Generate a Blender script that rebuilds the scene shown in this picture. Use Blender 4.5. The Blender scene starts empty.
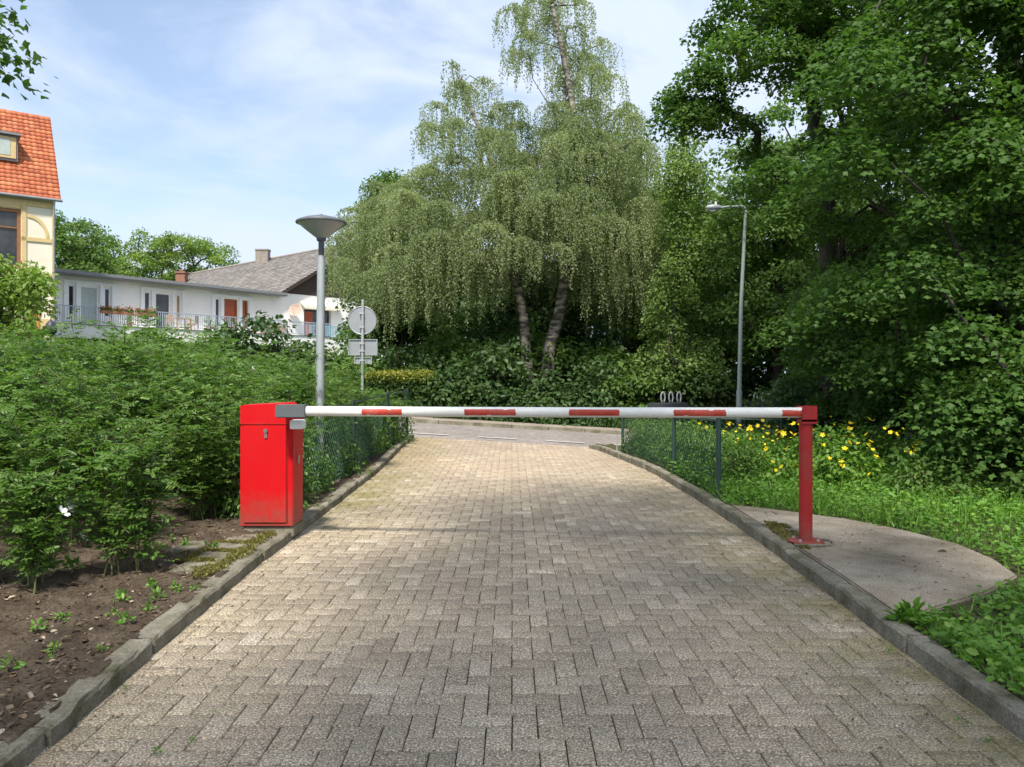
import bpy, bmesh, math, random
import numpy as np
from mathutils import Vector, Matrix
R = math.radians
rng = np.random.default_rng(7)
random.seed(7)
scene = bpy.context.scene
COL = scene.collection

# ------------------------------------------------------------------ camera, sky, sun, exposure
CAM_H, FPX, CX, CY = 1.45, 769.0, 512.0, 375.0
cam = bpy.data.objects.new('camera', bpy.data.cameras.new('camera')); COL.objects.link(cam)
cam.location = (0, 0, CAM_H); cam.rotation_euler = (R(90), 0, 0)
cam.data.sensor_width = 36; cam.data.lens = FPX / 1024 * 36
cam.data.shift_y = -(383.5 - CY) / 1024
cam.data.clip_end = 2000; cam.data.clip_start = 0.05
scene.camera = cam

SUN_EL, SUN_AZ = 56, -8          # azimuth: degrees to the right of straight behind the camera
to_sun = Vector((math.sin(R(SUN_AZ)) * math.cos(R(SUN_EL)), -math.cos(R(SUN_AZ)) * math.cos(R(SUN_EL)), math.sin(R(SUN_EL))))
world = bpy.data.worlds.new('World'); scene.world = world; world.use_nodes = True
nt = world.node_tree; nt.nodes.clear()
def WN(t, **k):
    n = nt.nodes.new(t)
    for a, b in k.items(): setattr(n, a, b)
    return n
wout = WN('ShaderNodeOutputWorld'); wbg = WN('ShaderNodeBackground'); wbg.inputs['Strength'].default_value = 0.09
sky = WN('ShaderNodeTexSky', sky_type='NISHITA', sun_disc=False)
sky.sun_elevation = R(SUN_EL); sky.sun_rotation = math.atan2(to_sun.x, to_sun.y)
sky.air_density = 1.0; sky.dust_density = 1.5; sky.ozone_density = 1.5
tc = WN('ShaderNodeTexCoord'); mp = WN('ShaderNodeMapping'); mp.inputs['Scale'].default_value = (1.0, 1.0, 2.6)
mp.inputs['Location'].default_value = (0.35, 0.1, 0.2)
n1 = WN('ShaderNodeTexNoise'); n1.inputs['Scale'].default_value = 2.9; n1.inputs['Detail'].default_value = 9; n1.inputs['Roughness'].default_value = 0.55; n1.inputs['Distortion'].default_value = 0.4
r1 = WN('ShaderNodeValToRGB'); r1.color_ramp.elements[0].position = 0.40; r1.color_ramp.elements[1].position = 0.62
r1.color_ramp.elements[0].color = (0.2, 0.2, 0.2, 1); r1.color_ramp.elements[1].color = (1, 1, 1, 1)
sx = WN('ShaderNodeSeparateXYZ')
mr = WN('ShaderNodeMapRange'); mr.inputs[1].default_value = -0.45; mr.inputs[2].default_value = 0.35; mr.inputs[3].default_value = 0.0; mr.inputs[4].default_value = 0.55
add = WN('ShaderNodeMath', operation='ADD', use_clamp=True)
mix = WN('ShaderNodeMix', data_type='RGBA'); mix.inputs[7].default_value = (4.3, 4.9, 6.1, 1)
tint = WN('ShaderNodeMix', data_type='RGBA', blend_type='MULTIPLY'); tint.inputs[0].default_value = 1; tint.inputs[7].default_value = (1.25, 1.25, 1.2, 1)
L = nt.links.new
L(tc.outputs['Generated'], mp.inputs[0]); L(mp.outputs[0], n1.inputs['Vector']); L(n1.outputs['Fac'], r1.inputs[0])
L(tc.outputs['Generated'], sx.inputs[0]); L(sx.outputs['X'], mr.inputs[0]); L(r1.outputs[0], add.inputs[0]); L(mr.outputs[0], add.inputs[1])
L(sky.outputs[0], tint.inputs[6]); L(tint.outputs[2], mix.inputs[6]); L(add.outputs[0], mix.inputs[0]); L(mix.outputs[2], wbg.inputs[0]); L(wbg.outputs[0], wout.inputs[0])

sun = bpy.data.objects.new('sun', bpy.data.lights.new('sun', 'SUN')); COL.objects.link(sun)
sun.data.energy = 3.4; sun.data.angle = R(5); sun.data.color = (1.0, 0.95, 0.86)
sun.rotation_euler = to_sun.to_track_quat('Z', 'Y').to_euler()
vs = scene.view_settings; vs.view_transform = 'Standard'; vs.look = 'None'; vs.exposure = 1.08; vs.gamma = 1; vs.use_curve_mapping = False
try:
    scene.cycles.max_bounces = 8; scene.cycles.diffuse_bounces = 4; scene.cycles.transmission_bounces = 4; scene.cycles.transparent_max_bounces = 6
    scene.cycles.use_denoising = True
except Exception: pass

# ------------------------------------------------------------------ helpers
def at(px, py, Y): return Vector(((px - CX) * Y / FPX, Y, CAM_H - (py - CY) * Y / FPX))
def gat(px, py, z=0.0):
    Y = (CAM_H - z) * FPX / (py - CY); return Vector(((px - CX) * Y / FPX, Y, z))
def sstep(a, b, x):
    t = np.clip((x - a) / (b - a), 0, 1); return t * t * (3 - 2 * t)

class MB:
    def __init__(s): s.v = []; s.f = []
    def add(s, vs, fs):
        b = len(s.v); s.v += [tuple(v) for v in vs]; s.f += [tuple(i + b for i in f) for f in fs]
    def box(s, x0, x1, y0, y1, z0, z1, M=None):
        vs = [(x, y, z) for z in (z0, z1) for y in (y0, y1) for x in (x0, x1)]
        if M is not None: vs = [M(*v) for v in vs]
        s.add(vs, [(0, 2, 3, 1), (4, 5, 7, 6), (0, 1, 5, 4), (2, 6, 7, 3), (0, 4, 6, 2), (1, 3, 7, 5)])
    def tube(s, pts, rad, n=8, cap=True):
        pts = [Vector(p) for p in pts]
        if not hasattr(rad, '__len__'): rad = [rad] * len(pts)
        rings = []; up = None
        for i, p in enumerate(pts):
            d = (pts[min(i + 1, len(pts) - 1)] - pts[max(i - 1, 0)]).normalized()
            if up is None:
                up = Vector((0, 0, 1)) if abs(d.z) < 0.9 else Vector((1, 0, 0))
            a = d.cross(up).normalized(); b = a.cross(d).normalized(); up = b
            rings.append([p + (a * math.cos(t) + b * math.sin(t)) * rad[i] for t in [2 * math.pi * k / n for k in range(n)]])
        vs = [v for r in rings for v in r]; fs = []
        for i in range(len(pts) - 1):
            for k in range(n):
                k2 = (k + 1) % n; fs.append((i * n + k, i * n + k2, (i + 1) * n + k2, (i + 1) * n + k))
        if cap:
            fs.append(tuple(range(n))[::-1]); fs.append(tuple((len(pts) - 1) * n + k for k in range(n)))
        s.add(vs, fs)
    def lathe(s, prof, c, n=24):
        c = Vector(c); vs = []; fs = []
        for r, z in prof:
            for k in range(n):
                t = 2 * math.pi * k / n; vs.append(c + Vector((r * math.cos(t), r * math.sin(t), z)))
        for i in range(len(prof) - 1):
            for k in range(n):
                k2 = (k + 1) % n; fs.append((i * n + k, i * n + k2, (i + 1) * n + k2, (i + 1) * n + k))
        s.add(vs, fs)
    def build(s, name, mat, parent=None, bevel=0, smooth=False):
        me = bpy.data.meshes.new(name); me.from_pydata(s.v, [], s.f); me.materials.append(mat)
        if bevel:
            bm = bmesh.new(); bm.from_mesh(me); bmesh.ops.remove_doubles(bm, verts=bm.verts, dist=1e-5)
            bmesh.ops.recalc_face_normals(bm, faces=bm.faces)
            bmesh.ops.bevel(bm, geom=[e for e in bm.edges if len(e.link_faces) == 2 and e.calc_face_angle(0) > 0.5], offset=bevel, segments=2, affect='EDGES', clamp_overlap=True)
            bm.to_mesh(me); bm.free()
        else:
            bm = bmesh.new(); bm.from_mesh(me); bmesh.ops.recalc_face_normals(bm, faces=bm.faces); bm.to_mesh(me); bm.free()
        if smooth:
            me.polygons.foreach_set('use_smooth', [True] * len(me.polygons))
            try: me.set_sharp_from_angle(angle=R(40))
            except Exception: pass
        return link(name, me, parent)
def link(name, me, parent=None):
    o = bpy.data.objects.new(name, me); COL.objects.link(o)
    if parent is not None:
        o.parent = parent; o.matrix_parent_inverse = Matrix.Translation(parent.location).inverted() if False else o.matrix_parent_inverse
        o.location = -Vector(parent.location) if parent.get('_abs') else (0, 0, 0)
    return o
def thing(name, label, cat, loc=(0, 0, 0), group=None, world_parts=True):
    """Empty at the thing's base; parts are modelled in world coordinates when world_parts"""
    o = bpy.data.objects.new(name, None); COL.objects.link(o); o.location = loc; o.empty_display_size = 0.2
    tag(o, label, cat, group)
    if world_parts: o['_abs'] = 1
    return o
def tag(o, label=None, cat=None, group=None, kind=None):
    if label: o['label'] = label
    if cat: o['category'] = cat
    if group: o['group'] = group
    if kind: o['kind'] = kind
    return o
def copy_tree(o, parent=None):
    c = o.copy(); COL.objects.link(c)
    if parent is not None: c.parent = parent
    for ch in [x for x in o.children]: copy_tree(ch, c)
    return c

def npmesh(name, V, F3=None, F4=None, rnd=None, mats=()):
    """fast mesh from numpy: V (n,3), tri faces F3, quad faces F4, per-vertex float rnd"""
    me = bpy.data.meshes.new(name)
    F3 = np.zeros((0, 3), int) if F3 is None else F3; F4 = np.zeros((0, 4), int) if F4 is None else F4
    me.vertices.add(len(V)); me.vertices.foreach_set('co', np.ascontiguousarray(V, dtype=np.float32).ravel())
    nl = F3.size + F4.size; me.loops.add(nl)
    me.loops.foreach_set('vertex_index', np.concatenate([F3.ravel(), F4.ravel()]).astype(np.int32))
    me.polygons.add(len(F3) + len(F4))
    st = np.concatenate([np.arange(len(F3)) * 3, F3.size + np.arange(len(F4)) * 4]).astype(np.int32)
    me.polygons.foreach_set('loop_start', st)
    if rnd is not None:
        a = me.attributes.new('rnd', 'FLOAT', 'POINT'); a.data.foreach_set('value', np.ascontiguousarray(rnd, dtype=np.float32))
    for m in mats: me.materials.append(m)
    me.update(calc_edges=True); me.validate()
    return me

# leaf templates: (u along, v side, w normal), triangles
T_KITE = (np.array([[0, 0, 0], [.45, .5, .08], [1, 0, -.05], [.45, -.5, .08]]), np.array([[0, 1, 2], [0, 2, 3]]))
T_OVAL = (np.array([[0, 0, 0], [.28, .42, .1], [.68, .38, .07], [1, 0, -.06], [.68, -.38, .07], [.28, -.42, .1]]), np.array([[0, 1, 2], [0, 2, 3], [0, 3, 4], [0, 4, 5]]))
_o = [(0, 0), (.24, .40), (.50, .64), (.64, .27), (1, 0)]
_o = _o + [(u, -v) for u, v in _o[1:-1]][::-1]
T_MAPLE = (np.array([[u, v, .04 - .22 * abs(v) - .10 * u] for u, v in _o]), np.array([[0, k, k + 1] for k in range(1, len(_o) - 1)]))
T_BLADE = (np.array([[0, -.5, 0], [0, .5, 0], [.55, .35, .12], [.55, -.35, .12], [1, 0, .0]]), np.array([[0, 1, 2], [0, 2, 3], [3, 2, 4]]))
def nrm(a): return a / np.maximum(np.linalg.norm(a, axis=1, keepdims=True), 1e-9)
def leaf_arrays(tmpl, P, D, N, Ls, Ws):
    D = nrm(D); S = nrm(np.cross(N, D)); N2 = np.cross(D, S)
    tv, tf = tmpl; k = len(tv)
    V = (P[:, None, :] + tv[None, :, 0:1] * Ls[:, None, None] * D[:, None, :] + tv[None, :, 1:2] * Ws[:, None, None] * S[:, None, :] + tv[None, :, 2:3] * Ls[:, None, None] * N2[:, None, :])
    F = (np.arange(len(P))[:, None, None] * k + tf[None])
    return V.reshape(-1, 3), F.reshape(-1, 3)
def leaf_mesh(name, tmpl, P, D, N, Ls, Ws, mat, rnd=None):
    V, F = leaf_arrays(tmpl, P, D, N, Ls, Ws)
    if rnd is None: rnd = rng.random(len(P))
    return npmesh(name, V, F3=F, rnd=np.repeat(rnd, len(tmpl[0])), mats=[mat])
def unit(n): return nrm(rng.normal(size=(n, 3)))

# ------------------------------------------------------------------ materials
def newmat(name):
    m = bpy.data.materials.new(name); m.use_nodes = True; t = m.node_tree
    return m, t, t.nodes['Principled BSDF']
def ramp(t, stops):
    r = t.nodes.new('ShaderNodeValToRGB'); e = r.color_ramp.elements
    e[0].position, e[0].color = stops[0][0], (*stops[0][1], 1); e[1].position, e[1].color = stops[-1][0], (*stops[-1][1], 1)
    for p, c in stops[1:-1]:
        x = e.new(p); x.color = (*c, 1)
    return r
def noise(t, scale, detail=4, rough=.55, coord='Object'):
    c = t.nodes.new('ShaderNodeTexCoord'); n = t.nodes.new('ShaderNodeTexNoise'); n.inputs['Scale'].default_value = scale; n.inputs['Detail'].default_value = detail; n.inputs['Roughness'].default_value = rough
    t.links.new(c.outputs[coord], n.inputs['Vector']); return n
def mixc(t, fac, a, b, blend='MIX'):
    m = t.nodes.new('ShaderNodeMix'); m.data_type = 'RGBA'; m.blend_type = blend
    for sock, val in ((0, fac), (6, a), (7, b)):
        if hasattr(val, 'is_output') or isinstance(val, bpy.types.NodeSocket): t.links.new(val, m.inputs[sock])
        elif isinstance(val, (int, float)): m.inputs[sock].default_value = val
        else: m.inputs[sock].default_value = (*val, 1)
    return m.outputs[2]
def bump(t, b, h, strength=.3, dist=.01):
    n = t.nodes.new('ShaderNodeBump'); n.inputs['Strength'].default_value = strength; n.inputs['Distance'].default_value = dist
    t.links.new(h, n.inputs['Height']); t.links.new(n.outputs[0], b.inputs['Normal'])
def mat(name, col, rough=.6, metal=0, var=.25, scale=6, bmp=0, bscale=60, spec=.4, dirt=None, dscale=2.5, damt=.45):
    """painted / rough surface with broad mottling and optional dirt patches"""
    m, t, b = newmat(name)
    n = noise(t, scale, 6, .6)
    r = ramp(t, [(.3, tuple(c * (1 - var) for c in col)), (.7, tuple(min(1, c * (1 + var * .6)) for c in col))])
    t.links.new(n.outputs['Fac'], r.inputs[0]); out = r.outputs[0]
    if dirt is not None:
        n2 = noise(t, dscale, 8, .65); r2 = ramp(t, [(.45, (0, 0, 0)), (.75, (damt,) * 3)]); t.links.new(n2.outputs['Fac'], r2.inputs[0])
        out = mixc(t, r2.outputs[0], out, dirt)
    t.links.new(out, b.inputs['Base Color']); b.inputs['Roughness'].default_value = rough; b.inputs['Metallic'].default_value = metal
    b.inputs['Specular IOR Level'].default_value = spec
    if bmp:
        n3 = noise(t, bscale, 5); bump(t, b, n3.outputs['Fac'], bmp)
    return m
def leafmat(name, c0, c1, c2=None, trans=.35, rough=.5, spec=.35):
    m, t, b = newmat(name)
    a = t.nodes.new('ShaderNodeAttribute'); a.attribute_name = 'rnd'
    st = [(.0, c0), (.8, c1), (1., c2 or c1)]
    r = ramp(t, st); t.links.new(a.outputs['Fac'], r.inputs[0])
    t.links.new(r.outputs[0], b.inputs['Base Color']); b.inputs['Roughness'].default_value = rough; b.inputs['Specular IOR Level'].default_value = spec
    tr = t.nodes.new('ShaderNodeBsdfTranslucent')
    tcx = mixc(t, 1.0, r.outputs[0], (1.35, 1.5, .7), 'MULTIPLY'); t.links.new(tcx, tr.inputs[0])
    mx = t.nodes.new('ShaderNodeMixShader'); mx.inputs[0].default_value = trans
    t.links.new(b.outputs[0], mx.inputs[1]); t.links.new(tr.outputs[0], mx.inputs[2])
    t.links.new(mx.outputs[0], t.nodes['Material Output'].inputs['Surface'])
    return m
M = {}
M['leaf_birch'] = leafmat('birch_leaf', (.18, .225, .11), (.26, .305, .155), (.33, .36, .19), trans=.45, spec=.15)
M['leaf_maple'] = leafmat('maple_leaf', (.05, .105, .022), (.085, .165, .032), (.15, .235, .05), trans=.42, spec=.22, rough=.55)
M['leaf_mid'] = leafmat('mixed_leaf', (.07, .135, .032), (.125, .205, .05), (.20, .28, .075), trans=.42, spec=.25)
M['leaf_light'] = leafmat('pale_leaf', (.11, .18, .05), (.18, .26, .075), (.25, .33, .10), trans=.45, spec=.25)
M['leaf_bright'] = leafmat('bright_leaf', (.12, .20, .04), (.20, .29, .06), (.28, .36, .10), trans=.4, spec=.25)
M['leaf_dark'] = leafmat('dark_leaf', (.038, .078, .025), (.07, .125, .038), (.12, .17, .05))
M['leaf_rose'] = leafmat('rose_leaf', (.058, .13, .025), (.122, .215, .042), (.24, .33, .09), trans=.4, spec=.38, rough=.42)
M['leaf_hedge'] = leafmat('hedge_leaf', (.04, .085, .02), (.07, .13, .03), (.09, .15, .03))
M['leaf_gold'] = leafmat('gold_leaf', (.13, .18, .03), (.27, .26, .035), (.36, .31, .04))
M['leaf_hyper'] = leafmat('yellow_shrub_leaf', (.06, .14, .02), (.12, .23, .03), (.19, .30, .05))
M['grass'] = leafmat('grass_blade', (.08, .19, .02), (.13, .28, .03), (.20, .33, .06), trans=.3)
M['weed'] = leafmat('weed_leaf', (.07, .17, .02), (.12, .25, .03), (.19, .31, .05), trans=.3)
M['petal_white'] = mat('white_petal', (.82, .82, .80), .6, var=.05)
M['petal_yellow'] = leafmat('yellow_petal', (.72, .54, .01), (.80, .64, .015), (.85, .72, .05), trans=.25)
M['petal_red'] = mat('red_petal', (.45, .06, .05), .6)
M['bark'] = mat('bark', (.052, .044, .035), .9, var=.5, scale=9, bmp=.6, bscale=25)
M['twig'] = mat('green_twig', (.10, .115, .04), .8, var=.35, scale=12)
M['twig_brown'] = mat('brown_twig', (.11, .075, .045), .85, var=.4, scale=12)
def birch_bark():
    m, t, b = newmat('birch_bark'); c = t.nodes.new('ShaderNodeTexCoord'); mp = t.nodes.new('ShaderNodeMapping'); mp.inputs['Scale'].default_value = (2, 2, 6)
    n = t.nodes.new('ShaderNodeTexNoise'); n.inputs['Scale'].default_value = 1.6; n.inputs['Detail'].default_value = 7; t.links.new(c.outputs['Object'], mp.inputs[0]); t.links.new(mp.outputs[0], n.inputs['Vector'])
    r = ramp(t, [(.42, (.045, .04, .035)), (.53, (.20, .175, .145)), (.68, (.36, .33, .29))]); t.links.new(n.outputs['Fac'], r.inputs[0]); t.links.new(r.outputs[0], b.inputs['Base Color']); b.inputs['Roughness'].default_value = .8
    return m
M['birch_bark'] = birch_bark()
M['red_paint'] = mat('red_paint', (.54, .004, .007), .5, var=.12, scale=3, spec=.22, dirt=(.30, .02, .018), dscale=3, damt=.35, bmp=.03, bscale=40)
M['red_post'] = mat('red_post_paint', (.34, .012, .011), .5, var=.15, scale=5, dirt=(.22, .06, .05), dscale=6, damt=.5)
M['red_tape'] = mat('red_tape', (.45, .045, .025), .5, var=.2, scale=9, dirt=(.6, .5, .42), dscale=14, damt=.15)
M['white_paint'] = mat('white_boom_paint', (.78, .77, .73), .4, var=.07, scale=5, dirt=(.50, .47, .38), dscale=3, damt=.4)
M['grey_metal'] = mat('dark_grey_metal', (.095, .105, .11), .45, var=.15)
M['galv'] = mat('galvanised_steel', (.40, .43, .44), .5, metal=.35, var=.18, scale=8, dirt=(.25, .27, .24), dscale=4)
M['mast_green'] = mat('pale_mast_paint', (.43, .48, .44), .5, metal=.2, var=.12)
M['lamp_dark'] = mat('lamp_cap_metal', (.10, .11, .125), .5, var=.15)
M['sign_back'] = mat('sign_back_aluminium', (.30, .32, .335), .5, metal=.3, var=.08, dirt=(.3, .31, .28), dscale=5, damt=.4)
M['fence_green'] = mat('dark_green_fence_coating', (.022, .05, .042), .45, var=.2)
M['fence_wire'] = mat('fence_wire_coating', (.035, .085, .06), .7, var=.1)
M['black_plastic'] = mat('black_container', (.03, .035, .045), .5, var=.2)
M['container_lid'] = mat('container_lid_grey', (.05, .058, .065), .5, var=.2)
M['steel_loop'] = mat('bright_steel', (.65, .65, .63), .35, metal=.5, var=.1)
M['brass'] = mat('lock_steel', (.35, .34, .31), .35, metal=.8, var=.1)
M['white_wall'] = mat('white_render', (.84, .81, .77), .85, var=.05, scale=.7, dirt=(.60, .58, .54), dscale=1.6, damt=.35)
M['cream_wall'] = mat('cream_render', (.74, .68, .56), .85, var=.07, scale=1, dirt=(.55, .48, .36), dscale=1.3, damt=.3)
M['ochre_trim'] = mat('ochre_trim', (.60, .45, .22), .7, var=.12)
M['brown_frame'] = mat('brown_window_frame', (.28, .12, .045), .5, var=.2)
M['orange_shutter'] = mat('orange_shutter', (.62, .25, .06), .55, var=.12)
M['white_frame'] = mat('white_frame', (.80, .80, .80), .5, var=.04)
M['red_door'] = mat('red_brown_door', (.36, .075, .03), .45, var=.2, scale=3)
M['curtain'] = mat('pale_curtain', (.42, .48, .45), .6, var=.12, scale=4)
M['ochre_curtain'] = mat('ochre_curtain', (.45, .32, .10), .7, var=.2)
M['grey_trim'] = mat('grey_roof_edge', (.22, .22, .23), .7, var=.15)
M['rail_blue'] = mat('pale_blue_rail', (.36, .42, .50), .5, var=.1)
M['rail_teal'] = mat('teal_rail', (.07, .28, .36), .5, var=.1)
M['wood'] = mat('weathered_wood', (.42, .22, .10), .75, var=.3)
M['dark_wood'] = mat('dark_cladding', (.05, .033, .025), .8, var=.3)
M['terracotta'] = mat('terracotta', (.45, .20, .12), .8)
M['chimney'] = mat('chimney_render', (.27, .235, .205), .9, var=.3, scale=4)
M['brick'] = mat('chimney_brick', (.26, .13, .09), .9, var=.35, scale=6)
def glassm():
    m, t, b = newmat('dark_window_glass'); b.inputs['Base Color'].default_value = (.03, .035, .035, 1); b.inputs['Roughness'].default_value = .08; b.inputs['Specular IOR Level'].default_value = .6
    n = noise(t, 1.2, 3); r = ramp(t, [(.35, (.018, .02, .02)), (.7, (.06, .065, .06))]); t.links.new(n.outputs['Fac'], r.inputs[0]); t.links.new(r.outputs[0], b.inputs['Base Color']); return m
M['glass'] = glassm()
def splash(m, z0, z1, col, amt):
    t = m.node_tree; b = t.nodes['Principled BSDF']; src = b.inputs['Base Color'].links[0].from_socket
    g = t.nodes.new('ShaderNodeNewGeometry'); sp = t.nodes.new('ShaderNodeSeparateXYZ'); t.links.new(g.outputs['Position'], sp.inputs[0])
    mr_ = t.nodes.new('ShaderNodeMapRange'); mr_.inputs[1].default_value = z1; mr_.inputs[2].default_value = z0; t.links.new(sp.outputs['Z'], mr_.inputs[0])
    n = noise(t, 14, 8, .7); mu = t.nodes.new('ShaderNodeMath'); mu.operation = 'MULTIPLY'; t.links.new(mr_.outputs[0], mu.inputs[0]); t.links.new(n.outputs['Fac'], mu.inputs[1])
    r = ramp(t, [(.16, (0, 0, 0)), (.55, (amt,) * 3)]); t.links.new(mu.outputs[0], r.inputs[0]); t.links.new(mixc(t, r.outputs[0], src, col), b.inputs['Base Color'])
splash(M['red_paint'], .12, .62, (.17, .075, .055), .75); splash(M['red_post'], .1, .4, (.16, .08, .06), .7)
def lampglass():
    m, t, b = newmat('frosted_lamp_bowl'); b.inputs['Base Color'].default_value = (.52, .54, .58, 1); b.inputs['Roughness'].default_value = .25
    b.inputs['Transmission Weight'].default_value = .35
    return m
M['lamp_bowl'] = lampglass()
def rooftile(name, cols, dirt, sc=3.0):
    m, t, b = newmat(name); a = t.nodes.new('ShaderNodeAttribute'); a.attribute_name = 'rnd'
    r = ramp(t, cols); t.links.new(a.outputs['Fac'], r.inputs[0]); n = noise(t, sc, 8, .65); r2 = ramp(t, [(.42, (0, 0, 0)), (.75, (.6, .6, .6))]); t.links.new(n.outputs['Fac'], r2.inputs[0])
    t.links.new(mixc(t, r2.outputs[0], r.outputs[0], dirt), b.inputs['Base Color']); b.inputs['Roughness'].default_value = .8; return m
M['tile_orange'] = rooftile('orange_roof_tile', [(0, (.36, .085, .032)), (.6, (.49, .135, .05)), (1, (.56, .20, .085))], (.30, .085, .045), 1.2)
M['tile_grey'] = rooftile('grey_roof_tile', [(0, (.12, .11, .105)), (.6, (.21, .195, .185)), (1, (.30, .27, .24))], (.155, .135, .12), .8)

# ground-type materials
def paver_mat():
    m, t, b = newmat('concrete_paver')
    a = t.nodes.new('ShaderNodeAttribute'); a.attribute_name = 'rnd'
    r = ramp(t, [(0, (.30, .25, .19)), (.5, (.345, .29, .222)), (.95, (.395, .335, .26)), (.985, (.46, .40, .32))]); t.links.new(a.outputs['Fac'], r.inputs[0])
    n0 = noise(t, .55, 6, .6); r0 = ramp(t, [(.28, (.74, .73, .72)), (.5, (.98, .97, .95)), (.72, (1.16, 1.13, 1.05))]); t.links.new(n0.outputs['Fac'], r0.inputs[0])
    c = mixc(t, 1, r.outputs[0], r0.outputs[0], 'MULTIPLY')
    nb = noise(t, 100, 4, .85); rb = ramp(t, [(.36, (.22, .20, .18)), (.46, (.70, .69, .68)), (.525, (1.0, 1.0, 1.0)), (.58, (1.75, 1.75, 1.7)), (.66, (3.0, 3.0, 2.9))]); t.links.new(nb.outputs['Fac'], rb.inputs[0])
    c = mixc(t, 1, c, rb.outputs[0], 'MULTIPLY')
    # moss and lichen along both edges of the drive, worn ochre patches on the left
    g = t.nodes.new('ShaderNodeNewGeometry'); s = t.nodes.new('ShaderNodeSeparateXYZ'); t.links.new(g.outputs['Position'], s.inputs[0])
    def mr(inp, a0, a1, b0, b1):
        n = t.nodes.new('ShaderNodeMapRange'); n.interpolation_type = 'SMOOTHSTEP'
        for i, v in enumerate((a0, a1, b0, b1)): n.inputs[i + 1].default_value = v
        t.links.new(inp, n.inputs[0]); return n.outputs[0]
    def mth(op, p, q):
        n = t.nodes.new('ShaderNodeMath'); n.operation = op; n.use_clamp = True
        for i, v in enumerate((p, q)):
            if isinstance(v, bpy.types.NodeSocket): t.links.new(v, n.inputs[i])
            else: n.inputs[i].default_value = v
        return n.outputs[0]
    left = mth('MULTIPLY', mr(s.outputs['X'], -.7, -1.9, 0, 1), mr(s.outputs['Y'], 6.5, 9.5, .15, 1))
    right = mth('MULTIPLY', mr(s.outputs['X'], 1.0, 2.05, 0, .75), mr(s.outputs['Y'], 9, 4, .5, 1))
    nm = noise(t, 2.6, 7, .65); rm = ramp(t, [(.36, (0, 0, 0)), (.58, (1, 1, 1))]); t.links.new(nm.outputs['Fac'], rm.inputs[0])
    mm = mth('MULTIPLY', mth('ADD', left, right), rm.outputs[0])
    nz = noise(t, 30, 4); mc = ramp(t, [(.35, (.10, .095, .025)), (.65, (.24, .21, .065))]); t.links.new(nz.outputs['Fac'], mc.inputs[0])
    c = mixc(t, mth('MULTIPLY', mm, .85), c, mc.outputs[0])
    # faint brick-red tinge in the middle of the far end
    red = mth('MULTIPLY', mr(s.outputs['Y'], 8.5, 12.5, 0, 1), mr(nm.outputs['Fac'], .42, .62, .05, .5))
    c = mixc(t, red, c, (.40, .29, .215))
    t.links.new(c, b.inputs['Base Color']); b.inputs['Roughness'].default_value = .88; b.inputs['Specular IOR Level'].default_value = .25
    bump(t, b, nb.outputs['Fac'], .55, .006); return m
M['paver'] = paver_mat()
def soilmat(name, c0, c1, c2, sc=5, bst=.8, bd=.03, fine=None):
    m, t, b = newmat(name); n = noise(t, sc, 10, .7); r = ramp(t, [(.3, c0), (.5, c1), (.72, c2)]); t.links.new(n.outputs['Fac'], r.inputs[0])
    fs, f0, f1 = fine or (sc * 9, .6, 1.4); n2 = noise(t, fs, 6, .75); r2 = ramp(t, [(.3, (f0,) * 3), (.7, (f1,) * 3)]); t.links.new(n2.outputs['Fac'], r2.inputs[0])
    t.links.new(mixc(t, 1, r.outputs[0], r2.outputs[0], 'MULTIPLY'), b.inputs['Base Color']); b.inputs['Roughness'].default_value = .95; b.inputs['Specular IOR Level'].default_value = .15
    mx = t.nodes.new('ShaderNodeMath'); mx.operation = 'ADD'; t.links.new(n.outputs['Fac'], mx.inputs[0]); t.links.new(n2.outputs['Fac'], mx.inputs[1])
    bump(t, b, mx.outputs[0], bst, bd); return m
M['soil'] = soilmat('bare_soil', (.05, .036, .025), (.10, .075, .053), (.17, .13, .092), 5, .9, .03, (55, .45, 1.65))
M['joint'] = soilmat('joint_sand', (.045, .038, .026), (.075, .066, .042), (.085, .095, .035), 3)
M['terrain'] = soilmat('rough_grassland', (.035, .06, .018), (.06, .095, .03), (.09, .12, .04), .7)
M['verge'] = soilmat('verge_ground', (.05, .045, .025), (.07, .075, .03), (.10, .10, .05), 5)
M['asphalt'] = soilmat('worn_pinkish_asphalt', (.195, .172, .158), (.23, .203, .187), (.265, .235, .215), .8, .15, .004)
M['footpath'] = soilmat('footpath_paving', (.22, .18, .155), (.27, .225, .19), (.32, .27, .23), 2, .2, .005)
M['marking'] = mat('worn_road_paint', (.46, .43, .40), .8, var=.2, scale=8)
M['kerb'] = soilmat('kerb_concrete', (.075, .072, .035), (.19, .175, .13), (.33, .30, .245), 3.2, 1, .01, (70, .55, 1.5))
M['slab'] = soilmat('exposed_aggregate_slab', (.12, .098, .07), (.225, .19, .143), (.36, .31, .245), 1.5, 1, .008, (95, .32, 2.1))
M['moss'] = soilmat('moss', (.08, .075, .018), (.14, .125, .03), (.20, .18, .05), 8)
M['stone'] = mat('pale_pebble', (.24, .21, .175), .8, var=.3, scale=20)
M['dead_leaf'] = leafmat('dead_leaf', (.08, .05, .025), (.18, .125, .075), (.42, .35, .27), trans=.1)

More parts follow.
